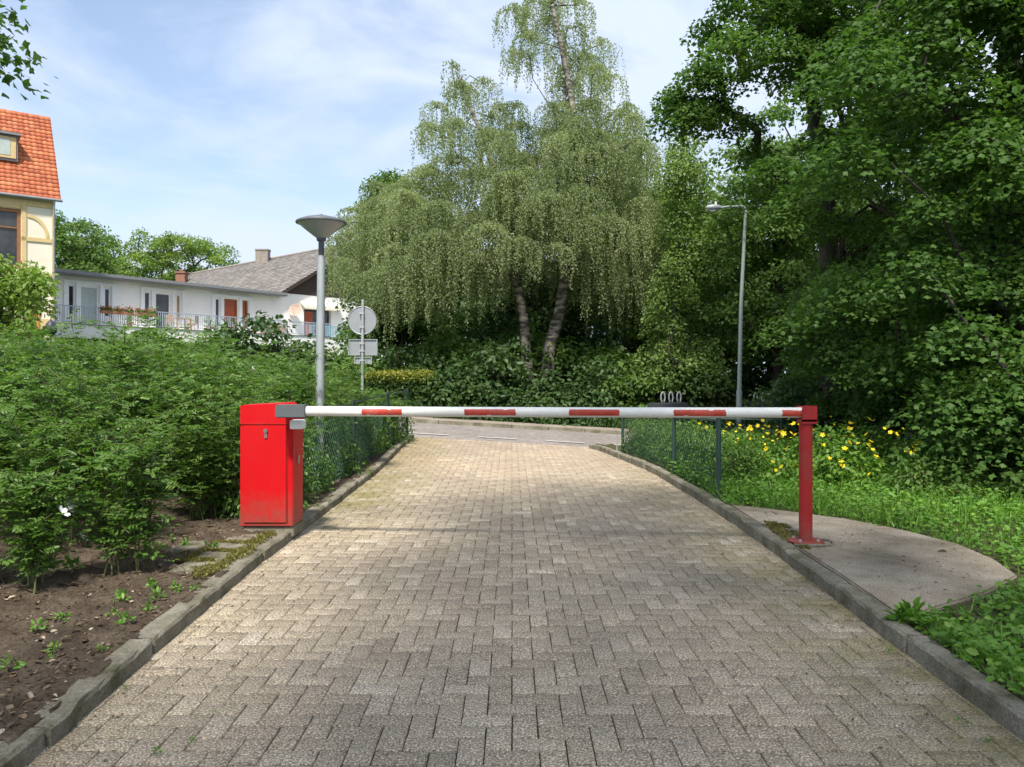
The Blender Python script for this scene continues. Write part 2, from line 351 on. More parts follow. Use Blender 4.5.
# ------------------------------------------------------------------ terrain, drive, street
def tilt(x): return -0.058 * np.clip(x, -22, 22)
def zdrive(x, y): return tilt(np.asarray(x, float)) * sstep(10.5, 16.4, np.asarray(y, float))
def zleft(x, y):       # planted bed left of the drive
    x = np.asarray(x, float); y = np.asarray(y, float)
    lump = .022 * np.sin(5.1 * x + 2.2 * np.sin(3.3 * y)) * np.sin(4.3 * y + 1.7 * np.sin(2.9 * x)) + .012 * np.sin(13 * x + 3 * np.sin(5 * y)) * np.sin(11 * y)
    edge = .011 * np.sin(7.3 * y + 2.1 * np.sin(3.7 * y)) + .007 * np.sin(19 * y + 9 * x) + .004 * np.sin(47 * y + 31 * x)
    return 0.080 + lump * sstep(0.0, .5, -2.05 - x) + edge * (1 - sstep(.05, .5, -2.0 - x)) + zdrive(x, y) * .6 + 0.05 * np.clip(-x - 2.6, 0, 6) * sstep(4, 9, y)
def zright(x, y):      # verge right of the drive, falling away to the right
    x = np.asarray(x, float); y = np.asarray(y, float)
    return 0.085 - .065 * sstep(0, -.25, y - 4.42 - .75 * (x - 2.4)) * sstep(2.25, 2.42, x) + zdrive(x, y) * .8 - 0.05 * np.clip(x - 4.2, 0, 8) * sstep(6, 10, y)
def zterr(x, y):
    x = np.asarray(x, float); y = np.asarray(y, float)
    street = tilt(x) - .09
    hill = 2.2 * sstep(20, 44, y) * sstep(-9, -24, x) + 2.0 * sstep(-40, -90, x) * sstep(20, 60, y)
    z = -.12 + (street + .12) * sstep(9, 16, y) + hill
    z = np.where(y < 16, np.minimum(z, -.09 - .05 * np.clip(x - 4.2, 0, 8) * sstep(6, 10, y) + np.where(x > 2, zdrive(x, y), np.maximum(zdrive(x, y) * .6, 0) * 0)), z)
    z = np.where((x < -2) & (y < 16.5), np.minimum(z, zleft(x, y) - .12), z)
    return z
def grid(name, xs, ys, zf, m, jitter=0.0):
    X, Y = np.meshgrid(xs, ys); Z = zf(X, Y)
    if jitter: Z = Z + rng.normal(size=Z.shape) * jitter
    V = np.stack([X.ravel(), Y.ravel(), Z.ravel()], 1); nx, ny = len(xs), len(ys)
    i = np.arange((nx - 1) * (ny - 1)); a = (i // (nx - 1)) * nx + i % (nx - 1)
    F = np.stack([a, a + 1, a + nx + 1, a + nx], 1)
    me = npmesh(name, V, F4=F, mats=[m]); me.polygons.foreach_set('use_smooth', [True] * len(me.polygons))
    return tag(link(name, me), kind='structure')
far = [-900, -500, -250, -140, -90, -60, -45]
xs = np.array(far + list(np.arange(-34, 34.1, 1.0)) + [-f for f in far[::-1]])
ys = np.array([-300, -120, -60, -30] + list(np.arange(-16, 64, 1.0)) + [70, 80, 95, 120, 160, 250, 450, 900])
grid('ground', xs, ys, lambda x, y: zterr(x, y) - np.where(np.abs(x) < 2.6, .04, 0), M['terrain'])

KL = [(-1.80, -9), (-1.78, 2.0), (-1.80, 3.2), (-1.86, 4.1), (-1.93, 6.0), (-1.95, 8), (-1.98, 11), (-2.03, 13.6), (-2.06, 16.2)]   # road side of the left kerb
KR = [(2.02, -9), (2.02, 3.2), (2.05, 4.2), (2.10, 5.1), (2.14, 7.1), (2.14, 9.1), (2.07, 11.5), (2.0, 13.0), (1.91, 14.6), (1.80, 15.6), (1.62, 16.25)]
def ix(K, y): return np.interp(y, [p[1] for p in K], [p[0] for p in K])

# joints under the bricks
grid('driveway_bed', np.arange(-2.6, 2.75, .33), np.arange(-9, 16.61, .4), lambda x, y: zdrive(x, y) - .0115, M['joint'])
def pavers():
    w = .1060; g = .0019; V = []; Fq = []; rn = []
    nx0, nx1 = int(-2.3 / w), int(2.4 / w) + 1; ny0, ny1 = int(-9 / w), int(16.6 / w)
    cnt = 0
    for j in range(ny0, ny1):
        for i in range(nx0, nx1):
            k = (i - j) % 4
            if k == 0: x0, x1, y0, y1 = i * w, (i + 2) * w, j * w, (j + 1) * w
            elif k == 3: x0, x1, y0, y1 = i * w, (i + 1) * w, j * w, (j + 2) * w
            else: continue
            y1 = min(y1, 16.6)
            if y1 - y0 < .03: continue
            lx = ix(KL, (y0 + y1) / 2) - .06; rx = ix(KR, (y0 + y1) / 2) + .06
            if x1 < lx or x0 > rx: continue
            gg = g + random.uniform(-.0009, .0016)
            x0 += gg; x1 -= gg; y0 += gg; y1 -= gg
            b = .0042; dz = max(-.0025, min(.004, random.gauss(0, .0014))); tx = max(-.012, min(.012, random.gauss(0, .007))); ty = max(-.012, min(.012, random.gauss(0, .007)))
            ang = random.gauss(0, .006); cx, cy = (x0 + x1) / 2, (y0 + y1) / 2
            pts = []
            for (ins, z) in ((0, -.03), (0, -b), (b, 0)):
                for (px, py) in ((x0 + ins, y0 + ins), (x1 - ins, y0 + ins), (x1 - ins, y1 - ins), (x0 + ins, y1 - ins)):
                    qx = cx + (px - cx) - ang * (py - cy); qy = cy + (py - cy) + ang * (px - cx)
                    pts.append((qx, qy, float(zdrive(qx, qy)) + z + dz + tx * (px - cx) + ty * (py - cy)))
            V += pts; base = cnt * 12
            for l in (0, 4):
                for q in range(4):
                    q2 = (q + 1) % 4; Fq.append((base + l + q, base + l + q2, base + l + 4 + q2, base + l + 4 + q))
            Fq.append((base + 8, base + 9, base + 10, base + 11)); rn += [random.random()] * 12; cnt += 1
    me = npmesh('driveway', np.array(V), F4=np.array(Fq), rnd=np.array(rn), mats=[M['paver']])
    tag(link('driveway', me), kind='structure')
pavers()

def kerb(name, K, side, h=.10, wd=.11):
    mb = MB(); ys = np.arange(-9, K[-1][1], 1.0)
    for y0 in ys:
        y1 = min(y0 + .978, K[-1][1]); dz = random.gauss(0, .004); dx = random.gauss(0, .005)
        n = 8; pr = []
        for q in range(n + 1):
            y = y0 + (y1 - y0) * q / n; x = float(ix(K, y)) + dx; z = float(zdrive(x, y)) + dz
            prof = [(0, -.1), (.004, h - .016), (.018, h), (wd - .01, h), (wd, h - .01), (wd, -.1)]
            j_ = [random.gauss(0, .0028) for _ in range(4)]; pr.append([(x + side * (a + (j_[i_] if 0 < i_ < 4 else 0)), y, z + b + (j_[3 - i_] if 0 < i_ < 4 else 0)) for i_, (a, b) in enumerate(prof)])
        vs = [v for p in pr for v in p]; fs = []
        for q in range(n):
            for a in range(5): fs.append((q * 6 + a, q * 6 + a + 1, (q + 1) * 6 + a + 1, (q + 1) * 6 + a))
        fs += [(0, 1, 2, 3, 4, 5), tuple(n * 6 + a for a in (5, 4, 3, 2, 1, 0))]
        mb.add(vs, fs)
    return tag(mb.build(name, M['kerb']), kind='structure')
kerb('kerb', KL, -1, .082, .135); kerb('kerb', KR, 1)

# bed and verge sheets, edges tucked against the kerbs
def edged(name, K, side, width, zf, m, jit, ystep=.12, n=60, y0=-9, y1=16.3, pw=1.6, off=.108):
    ys = np.arange(y0, y1 + 1e-6, ystep); t = np.linspace(0, 1, n) ** pw
    X = np.array([[ix(K, y) + side * (off + a * width) for a in t] for y in ys]); Y = np.repeat(ys[:, None], n, 1)
    Z = zf(X, Y) + rng.normal(size=X.shape) * jit * np.minimum(1, np.abs(X - ix(K, Y)) * 3)
    Z[:, 0] -= .07
    V = np.stack([X.ravel(), Y.ravel(), Z.ravel()], 1); i = np.arange((n - 1) * (len(ys) - 1)); a = (i // (n - 1)) * n + i % (n - 1)
    me = npmesh(name, V, F4=np.stack([a, a + 1, a + n + 1, a + n], 1), mats=[m]); me.polygons.foreach_set('use_smooth', [True] * len(me.polygons))
    return tag(link(name, me), kind='structure')
edged('planting_bed', KL, -1, 11, zleft, M['soil'], .014, ystep=.05, n=100, off=.062)
edged('verge', KR, 1, 12, zright, M['verge'], .010)

SY0, SY1 = 16.6, 21.0
grid('street', np.arange(-60, 60.1, 1.0), np.array([SY0 - .6, 18, 19.5, SY1 + .05]), lambda x, y: tilt(x) - .004 - .03 * (y < 16.5), M['asphalt'])
mb = MB()
for k in range(-14, 14):
    x0 = -2.3 + k * 1.55 - .02; x1 = x0 + .88
    for q in range(1):
        mb.add([(x0, 17.40, float(tilt(x0)) + .002), (x1, 17.40, float(tilt(x1)) + .002), (x1, 17.60, float(tilt(x1)) + .002), (x0, 17.60, float(tilt(x0)) + .002)], [(0, 1, 2, 3)])
tag(mb.build('road_marking', M['marking']), kind='structure')
mb = MB()
for k in range(-50, 50):
    x0, x1 = k * 1.0, k * 1.0 + .985; z0, z1 = float(tilt(x0)), float(tilt(x1))
    vs = [(x0, SY1, z0 - .1), (x1, SY1, z1 - .1), (x1, SY1 + .14, z1 - .1), (x0, SY1 + .14, z0 - .1), (x0, SY1, z0 + .09), (x1, SY1, z1 + .09), (x1, SY1 + .14, z1 + .09), (x0, SY1 + .14, z0 + .09)]
    mb.add(vs, [(0, 1, 5, 4), (1, 2, 6, 5), (2, 3, 7, 6), (3, 0, 4, 7), (4, 5, 6, 7)])
tag(mb.build('kerb', M['kerb']), kind='structure')
grid('footpath', np.arange(-50, 50.1, 1.0), np.array([SY1 + .14, SY1 + .7, SY1 + 1.3]), lambda x, y: tilt(x) + .085, M['footpath'])

# concrete slab under the catch post (a flared pad, a few centimetres thick at its free edge)
mb = MB()
outl = [(ix(KR, 8.0) + .12, 8.0), (2.6, 7.75), (3.15, 7.2), (3.42, 6.65), (3.56, 6.1), (3.52, 5.6), (3.40, 5.17), (2.95, 4.78), (2.40, 4.42), (ix(KR, 4.2) + .12, 4.2), (ix(KR, 5.3) + .12, 5.3), (ix(KR, 6.6) + .12, 6.6)]
n = len(outl); top = [(x + random.gauss(0, .008), y, .106) for x, y in outl]
mb.add(top + [(x, y, .0) for x, y in outl], [tuple(range(n))[::-1]] + [(i, (i + 1) % n, n + (i + 1) % n, n + i) for i in range(n)])
tag(mb.build('slab', M['slab'], bevel=.012), kind='structure')
# old concrete tiles in front of the cabinet, left
mb = MB()
for (a, b_, r) in ((-2.225, 6.40, .03), (-2.235, 6.09, -.02), (-2.53, 6.16, .05), (-2.23, 5.78, .02), (-2.225, 5.47, -.03)):
    c, s = math.cos(r), math.sin(r); dz = random.gauss(-.012, .004)
    mb.box(-.15, .15, -.15, .15, .02, .104 + dz, lambda x, y, z, a=a, b_=b_, c=c, s=s: (a + c * x - s * y, b_ + s * x + c * y, z))
tag(mb.build('paving_tiles', M['kerb'], bevel=.006), kind='structure')

# moss cushions: tiny upright fronds along slab and tiles
def scatter_moss(name, poly_fn, n, zf):
    P = poly_fn(n); P = np.column_stack([P, zf(P)]); D = unit(len(P)); D[:, 2] = np.abs(D[:, 2]) + .5
    o = link(name, leaf_mesh(name, T_KITE, P, D, unit(len(P)), rng.uniform(.012, .03, len(P)), rng.uniform(.008, .016, len(P)), M['moss_leaf']))
    return tag(o, 'yellow green moss', 'moss', kind='stuff')
M['moss_leaf'] = leafmat('moss_leaf', (.10, .095, .02), (.17, .155, .035), (.25, .23, .06), trans=.15)
def blob(cx, cy, rx, ry):
    def f(n):
        a = rng.random(n) * 6.283; r = np.sqrt(rng.random(n)) * (1 + .25 * np.sin(3 * a + cx * 9) + .2 * np.sin(7 * a))
        return np.column_stack([cx + rx * r * np.cos(a), cy + ry * r * np.sin(a)])
    return f
def many(*bl):
    def f(n): return np.concatenate([blob(*b)(n // len(bl)) for b in bl])
    return f
P1 = many((2.32, 6.5, .10, .30), (2.3, 6.15, .05, .2), (2.36, 6.85, .08, .15))
scatter_moss('moss', P1, 2600, lambda P: np.full(len(P), .104))
scatter_moss('moss', many((-2.07, 5.75, .07, .45), (-2.2, 6.23, .2, .06), (-2.12, 5.35, .1, .16), (-2.3, 5.62, .14, .05), (-2.08, 6.45, .06, .2), (-2.38, 5.9, .03, .3), (-2.2, 5.93, .15, .03)), 5200, lambda P: np.full(len(P), .092))

# ------------------------------------------------------------------ barrier
bar = thing('barrier_gate', 'red barrier cabinet with a long lowered red and white boom across the brick drive', 'barrier', (-2.15, 6.9, .1))
x0, x1, yf, yb, zb, zt = -2.378, -1.915, 6.72, 7.05, .125, 1.205
mb = MB()   # housing: front/back faces with a cut top right corner
prof = [(x0, zb), (x1, zb), (x1, zt - .075), (x1 - .11, zt), (x0, zt - .015)]
prof = [(x0, zb), (x1, zb), (x1, zt - .075), (x1 - .07, zt), (x0, zt - .02)]
n = 5; mb.add([(x, yf, z) for x, z in prof] + [(x, yb, z) for x, z in prof], [tuple(range(n)), tuple(range(2 * n - 1, n - 1, -1))] + [(i, n + i, n + (i + 1) % n, (i + 1) % n) for i in range(n)])
cab = mb.build('cabinet', M['red_paint'], bar, bevel=.008)
mb = MB(); mb.box(x0 + .035, x1 - .055, yf - .012, yf - .003, zb + .035, zt - .195); door = mb.build('door', M['red_paint'], bar, bevel=.004)
mb = MB(); mb.box(x1 - .050, x1 - .045, yf - .006, yf + .01, zb + .03, zt - .19); mb.build('door_seam', M['dark_wood'], bar)
mb = MB(); mb.box(x0 - .004, x1 + .004, yf - .008, yf + .02, zt - .185, zt - .178); mb.build('lid_seam', M['red_post'], bar)
mb = MB(); mb.tube([(-2.146, yf - .03, .965), (-2.146, yf - .012, .965)], .017, 14); mb.box(-2.158, -2.134, yf - .022, yf - .012, .90, .965); pass; lk = mb.build('lock', M['brass'], door, smooth=True); lk.location = (0, 0, 0)
mb = MB(); mb.tube([(x1 - .002, 6.88, .72), (x1 + .012, 6.88, .72)], .018, 12); mb.box(x1 - .001, x1 + .008, 6.862, 6.898, .66, .71); mb.build('side_lock', M['brass'], bar)
mb = MB(); mb.box(x0 + .02, x1 - .0, yf + .02, yb - .0, .03, .124); mb.build('plinth', M['kerb'], bar, bevel=.006)
pl, pr_ = Vector((-1.76, 6.50, 1.145)), Vector((2.36, 6.18, 1.148))
dv = (pr_ - pl).normalized()
boom_root = None
mb = MB(); mb.tube([pl - dv * .02, pl + dv * 1.5 + Vector((0, 0, -.003)), pl + dv * 2.6 + Vector((0, 0, -.004)), pr_], .042, 28)
boom = mb.build('boom', M['white_paint'], bar, smooth=True)
side = Vector((dv.y, -dv.x, 0))   # towards the camera
up = Vector((0, 0, 1))
for (pa, pb) in ((363, 403), (465, 516), (569, 619), (673, 725), (781, 800)):
    def along(p):
        k = (p - CX) / FPX; return (k * pl.y - pl.x) / (dv.x - k * dv.y)
    a, b_ = along(pa), along(pb); vs = []; fs = []; na, nl_ = 9, 26
    for i in range(nl_):
        s = a + (b_ - a) * i / (nl_ - 1)
        for k in range(na):
            th = R(-36 + 72 * k / (na - 1)); e = 0
            if k in (0, na - 1): th += R(random.uniform(-1.2, 1.2))
            ss = s + (random.uniform(-.004, .004) if i in (0, nl_ - 1) else 0)
            vs.append(pl + dv * ss + Vector((0, 0, -.0035)) + (side * math.cos(th) + up * math.sin(th)) * .0436)
    for i in range(nl_ - 1):
        for k in range(na - 1):
            if (k > na - 4 and random.random() < .0): continue
            fs.append((i * na + k, (i + 1) * na + k, (i + 1) * na + k + 1, i * na + k + 1))
    # a chip or two torn out of the tape's upper edge
    chip = random.sample(range(2, nl_ - 3), 2) if pa not in (569, 781) else [99, 99]
    fs = [f for q, f in enumerate(fs) if not ((q // (na - 1)) in (chip[0], chip[0] + 1) and (q % (na - 1)) >= na - 2) and not ((q // (na - 1)) in (chip[1], chip[1] + 1) and (q % (na - 1)) == 0)]
    m_ = MB(); m_.add(vs, fs); m_.build('red_stripe', M['red_tape'], boom, smooth=True)
mb = MB(); c = pl + dv * -.07
Mx = lambda u, d, v: tuple(c + dv * u + side * -d + up * v)
mb.box(-.16, .10, -.055, .055, -.055, .055, Mx); mb.build('boom_clamp', M['grey_metal'], bar, bevel=.008)
mb = MB(); mb.tube([(-1.955, 6.53, 1.135), (-1.955, 6.74, 1.135)], .03, 18); mb.build('drive_shaft', M['grey_metal'], bar, smooth=True)
mb = MB(); mb.box(-1.908, -1.80, 6.60, 6.72, .985, 1.062); mb.build('sensor_box', M['white_frame'], bar, bevel=.006)

post = thing('catch_post', 'round red steel post cradling the boom end on the concrete slab', 'post', (2.36, 6.18, .106))
px_, py_ = 2.36, 6.18
mb = MB(); mb.tube([(px_, py_, .12), (px_, py_, 1.09)], .052, 24); mb.build('pole', M['red_post'], post, smooth=True)
mb = MB(); mb.lathe([(0, .107), (.135, .107), (.14, .113), (.14, .122), (.13, .127), (0, .128)], (px_, py_, 0), 32); mb.build('base_plate', M['red_post'], post, smooth=True)
mb = MB()
for k in range(4):
    a = R(45 + 90 * k); mb = MB(); mb.tube([(px_ + .1 * math.cos(a), py_ + .1 * math.sin(a), .126), (px_ + .1 * math.cos(a), py_ + .1 * math.sin(a), .143)], .011, 6); mb.build('bolt', M['galv'], post)
mb = MB(); mb.box(px_ - .05, px_ + .068, py_ - .066, py_ - .048, 1.075, 1.20); mb.box(px_ - .05, px_ + .068, py_ + .048, py_ + .066, 1.075, 1.20); mb.box(px_ - .05, px_ + .068, py_ - .066, py_ + .066, 1.06, 1.098); mb.box(px_ + .058, px_ + .07, py_ - .064, py_ + .064, 1.07, 1.202)
mb.build('cradle', M['red_post'], post, bevel=.003)
mb = MB(); ring = [(px_ + .03 + .17 * math.cos(t) * 1.05, py_ - .02 + .15 * math.sin(t), .112 + .006 * math.sin(3 * t)) for t in np.linspace(-2.6, 1.7, 26)]
mb.tube(ring, .013, 8); o = mb.build('mortar_ring', M['kerb'], post, smooth=True)

# ------------------------------------------------------------------ lamp, sign, mast lamp
lx, ly = -2.48, 10.0
lamp = thing('park_lamp', 'grey post lamp with a wide upturned conical glass bowl rising behind the red cabinet', 'lamp', (lx, ly, .1))
lz = 3.55
mb = MB(); mb.tube([(lx - .03, ly, .05), (lx - .02, ly, 1.0), (lx, ly, 3.0)], [.057, .057, .050], 20); mb.build('pole', M['galv'], lamp, smooth=True)
mb = MB(); mb.tube([(lx, ly, 2.98), (lx, ly, 3.20)], [.037, .037], 20); mb.lathe([(.037, 3.18), (.06, 3.2), (.062, 3.225), (.03, 3.24)], (lx, ly, 0), 24); mb.build('collar', M['lamp_dark'], lamp, smooth=True)
mb = MB(); mb.lathe([(.055, 3.225), (.11, 3.265), (.20, 3.335), (.295, 3.415), (.30, 3.42), (.29, 3.418), (.10, 3.275), (.05, 3.235)], (lx, ly, 0), 40); bowl = mb.build('bowl', M['lamp_bowl'], lamp, smooth=True)
mb = MB(); mb.tube([(lx, ly, 3.23), (lx, ly, 3.38)], [.035, .045], 12); mb.build('bulb_holder', M['white_frame'], lamp, smooth=True)
mb = MB(); mb.lathe([(0, 3.415), (.29, 3.417), (.325, 3.42), (.327, 3.43), (.32, 3.445), (.22, 3.485), (.10, 3.515), (.03, 3.525), (.02, 3.54), (.0, 3.545)], (lx, ly, 0), 40); mb.build('lid', M['lamp_dark'], lamp, smooth=True)

sxp, syp = -3.24, 16.6
sign = thing('road_sign', 'back of a round traffic sign with two plates below on a thin pole', 'sign', (sxp, syp, .2))
mb = MB(); mb.tube([(sxp, syp, .15), (sxp + .02, syp, 3.08)], .03, 14); mb.build('pole', M['galv'], sign, smooth=True)
mb = MB(); mb.tube([(sxp, syp + .06, 2.63), (sxp, syp + .045, 2.63)], .30, 40); mb.tube([(sxp + .30 * math.cos(t), syp + .045, 2.63 + .30 * math.sin(t)) for t in np.linspace(0, 2 * math.pi, 41)], .012, 6, cap=False); mb.build('round_plate', M['sign_back'], sign, smooth=True)
def plate(name, cx, cz, w, h):
    m_ = MB(); m_.box(cx - w / 2, cx + w / 2, syp + .045, syp + .06, cz - h / 2, cz + h / 2)
    for (a, b_, c_, d) in ((-w / 2, w / 2, h / 2 - .02, h / 2), (-w / 2, w / 2, -h / 2, -h / 2 + .02), (-w / 2, -w / 2 + .02, -h / 2 + .021, h / 2 - .021), (w / 2 - .02, w / 2, -h / 2 + .021, h / 2 - .021)):
        m_.box(cx + a, cx + b_, syp + .022, syp + .044, cz + c_, cz + d)
    m_.build(name, M['sign_back'], sign)
plate('rectangular_plate', sxp + .02, 2.05, .62, .35); plate('small_plate', sxp + .02, 1.765, .38, .15)
mb = MB()
for z in (2.78, 2.48, 2.13, 1.97, 1.765): mb = MB(); mb.box(sxp - .05, sxp + .05, syp - .036, syp + .044, z - .02, z + .02); mb.build('clamp', M['galv'], sign)

mx_, my_ = 6.55, 22.4
gz = float(tilt(mx_)) + .08
mast = thing('street_light', 'tall pale green street light mast with a short arm and grey lantern head', 'street light', (mx_, my_, gz))
ap = [at(740, 420, my_), at(741, 395, my_)]
mb = MB(); mb.tube([(mx_ + .05, my_, gz), (mx_ + .07, my_, 1.0)], .085, 16); mb.tube([(mx_ + .07, my_, 1.0), (mx_ + .12, my_, 3.5), (mx_ + .25, my_, 6.15)], [.066, .055, .045], 16); mb.build('pole', M['mast_green'], mast, smooth=True)
arc = [(mx_ + .25, my_, 6.15), (mx_ + .25, my_, 6.26), (mx_ + .21, my_, 6.34), (mx_ + .10, my_, 6.37), (mx_ - .30, my_ - .1, 6.33), (mx_ - .55, my_ - .15, 6.29)]
mb = MB(); mb.tube(arc, [.045, .042, .04, .036, .032, .03], 12); mb.build('arm', M['mast_green'], mast, smooth=True)
mb = MB()
hp = [(-.95, .01), (-.90, .05), (-.75, .075), (-.6, .06), (-.52, .035)]
mb.tube([(mx_ + u, my_ - .17, 6.29 + .0 + .02 * (u + .95)) for u, r in hp], [r + .02 for u, r in hp], 14); hd = mb.build('lantern_head', M['sign_back'], mast, smooth=True); 
mb = MB(); mb.tube([(mx_ - .93, my_ - .17, 6.225), (mx_ - .74, my_ - .17, 6.20), (mx_ - .58, my_ - .17, 6.235)], [.02, .06, .02], 12); mb.build('lens', M['lamp_bowl'], mast, smooth=True)
mb = MB(); mb.tube([(mx_ - .66, my_ - .17, 6.36), (mx_ - .66, my_ - .17, 6.46)], [.035, .03], 10); mb.build('light_sensor', M['white_frame'], mast, smooth=True)

# ------------------------------------------------------------------ chain link fences
def fence(name, label, line, zf, top, posts, wire_sp=.072):
    """line: list of (x,y); posts: arc positions as fractions"""
    root = thing(name, label, 'fence', (line[0][0], line[0][1], 0.1))
    ln = [Vector((x, y, 0)) for x, y in line]; seg = [(ln[i + 1] - ln[i]).length for i in range(len(ln) - 1)]; T = sum(seg)
    def P(s):
        for i, d in enumerate(seg):
            if s <= d + 1e-6 or i == len(seg) - 1: return ln[i] + (ln[i + 1] - ln[i]) * (s / d)
            s -= d
    gz_ = lambda p: float(zf(p.x, p.y)) + .02
    tz = lambda s: top[0] + (top[1] - top[0]) * s / T
    mb = MB(); step = wire_sp * 1.414
    hmax = max(top) - .1
    for dirn in (1, -1):
        s0 = -1.6
        while s0 < T + 1.6:
            # wire going up at 45 degrees from the ground at s0
            pts = []
            zz = 0
            while zz < 1.5:
                s = s0 + dirn * zz
                if 0 <= s <= T:
                    p = P(s); g_ = gz_(p)
                    if g_ + zz <= tz(s): pts.append((p.x, p.y, g_ + zz))
                zz += .14
            if len(pts) >= 2: mb.tube([pts[0], pts[-1]] if len(pts) < 4 else pts,   .0027, 3, cap=False)
            s0 += step
    mb.build('wire_mesh', M['fence_wire'], root)
    mb = MB(); k = max(2, int(T / .8)); mb.tube([tuple(P(T * i / k).xy) + (tz(T * i / k),) for i in range(k + 1)], .012, 8); mb.build('top_rail', M['fence_green'], root, smooth=True)
    for fr, rad in posts:
        p = P(T * fr); g_ = gz_(p); z1 = tz(T * fr) + .03; m_ = MB(); m_.tube([(p.x, p.y, g_ - .1), (p.x, p.y, z1)], rad, 14); m_.lathe([(rad + .002, z1), (rad + .002, z1 + .008), (0, z1 + .02)], (p.x, p.y, 0), 14); m_.build('post', M['fence_green'], root, smooth=True)
    return root
fence('chain_link_fence', 'dark green chain link fence in front of the rose bushes behind the red cabinet', [(-2.22, 7.6), (-2.23, 11), (-2.22, 13.9), (-2.12, 15.6)], zleft, (1.02, 1.13), [(.0, .025), (.41, .025), (.77, .027), (.995, .027)])
fence('chain_link_fence', 'chain link fence along the right kerb, ending left of the red catch post', [(2.29, 8.5), (2.23, 10.6), (2.15, 12.6), (2.05, 14.3)], zright, (.95, .74), [(0.004, .03), (.36, .028), (.995, .025)])
fence('chain_link_fence', 'dark low mesh fence behind the yellow flowering shrubs', [(2.8, 15.3), (6.55, 14.9)], lambda x, y: zright(x, y) - .25, (.60, .56), [(0.0, .025), (.33, .025), (.66, .025), (1, .028)])
mb = MB(); mb.tube([(1.98, 14.5, .0), (1.98, 14.5, .30)], .013, 10); mb.lathe([(.014, .30), (.015, .315), (0, .32)], (1.98, 14.5, 0), 10); tag(mb.build('marker_post', M['galv'], smooth=True), 'short pale marker post at the street end of the right fence', 'post')

def container(px, Y, w, h, hooks, label):
    p = at(px, 405, Y); z0 = float(tilt(p.x)) - .1; root = thing('waste_container', label, 'container', (p.x, Y, z0), group='waste containers with lifting loops')
    zt_ = h; m_ = MB(); m_.box(p.x - w / 2, p.x + w / 2, Y - .4, Y + .4, z0, zt_ - .1); m_.build('body', M['black_plastic'], root, bevel=.03)
    m_ = MB(); pr = [(-w / 2 - .03, zt_ - .098), (-w / 2 + .02, zt_ - .01), (w / 2 - .05, zt_ + .02), (w / 2 + .02, zt_ - .098)]
    n = 4; m_.add([(p.x + a, Y - .43, b_) for a, b_ in pr] + [(p.x + a, Y + .43, b_) for a, b_ in pr], [(0, 1, 2, 3), (7, 6, 5, 4)] + [(i, 4 + i, 4 + (i + 1) % 4, (i + 1) % 4) for i in range(4)]); m_.build('lid', M['container_lid'], root, bevel=.01)
    for hx in hooks:
        q = at(hx, 400, Y); m_ = MB(); zb_ = zt_ - .03
        loop = [(q.x + .052 * math.cos(t), Y, zb_ + .18 + .135 * math.sin(t)) for t in np.linspace(-math.pi / 2, 1.5 * math.pi, 21)]
        m_.tube(loop, .022, 8, cap=False); lp = m_.build('lifting_loop', M['steel_loop'], root, smooth=True)
        m_ = MB(); m_.tube([(q.x, Y, zb_), (q.x, Y, zb_ + .09)], [.035, .025], 10); m_.build('hook_base', M['black_plastic'], lp, smooth=True)
container(668, 20, .92, .72, (663, 671, 679), 'black waste container with three bright lifting loops, nearer the drive')
container(762, 24.5, .85, .60, (755.5, 763, 770.5), 'waste container with three lifting loops beside the street light mast')

# ------------------------------------------------------------------ foliage builders
def skeleton(trunk, clumps, r_base, jitter=.25):
    """trunk: list of points; clumps: centres. Grows limbs to each clump from the nearest suitable node; pipe-model radii."""
    nodes = [np.array(p, float) for p in trunk]; par = [-1] + list(range(len(trunk) - 1)); nt_ = len(trunk)
    ax = np.array(trunk[-1]) * .5 + np.array(trunk[0]) * .5
    order = np.argsort([np.min(np.linalg.norm(np.array(trunk) - c, axis=1)) for c in clumps]); tips = []
    for ci in order:
        c = np.asarray(clumps[ci]); A = np.array(nodes); d = c - A; dist = np.linalg.norm(d, axis=1)
        cost = dist + np.where(d[:, 2] < -.2, -d[:, 2] * .8, 0) + np.where(d[:, 2] < .25 * dist, .4 * dist, 0)
        cost[0] += 5
        k = int(np.argmin(cost)); p0 = A[k]; n = max(2, int(dist[k] / .7)); prev = k
        for q in range(1, n + 1):
            t = q / n; p = p0 + (c - p0) * t; p = p + np.array([0, 0, .18 * dist[k] * math.sin(math.pi * t)]) + (rng.normal(size=3) * jitter * .25 * (0 if q == n else 1))
            nodes.append(p); par.append(prev); prev = len(nodes) - 1
        tips.append(prev)
    cnt = np.zeros(len(nodes)); cnt[tips] += 1
    for i in range(len(nodes) - 1, 0, -1): cnt[par[i]] += cnt[i] if par[i] < i else 0
    cnt = np.maximum(cnt, 1); rad = r_base * (cnt / cnt[0]) ** .5
    return nodes, par, rad, nt_
def skel_mesh(mb, nodes, par, rad, nt_, r_base, rmin=.012, sides=6):
    tr = [max(r_base * (1 - .75 * i / (nt_ - 1)), rmin) for i in range(nt_)]; tr[0] = r_base * 1.35
    mb.tube(nodes[:nt_], tr, 10)
    for i in range(nt_, len(nodes)):
        a, b_ = par[i], i; ra = rad[b_] if a < nt_ else rad[a]
        mb.tube([nodes[a], nodes[b_]], [max(min(ra, tr[a] * .8 if a < nt_ else 9), rmin), max(rad[b_], rmin)], sides if rad[b_] > .02 else 4, cap=False)
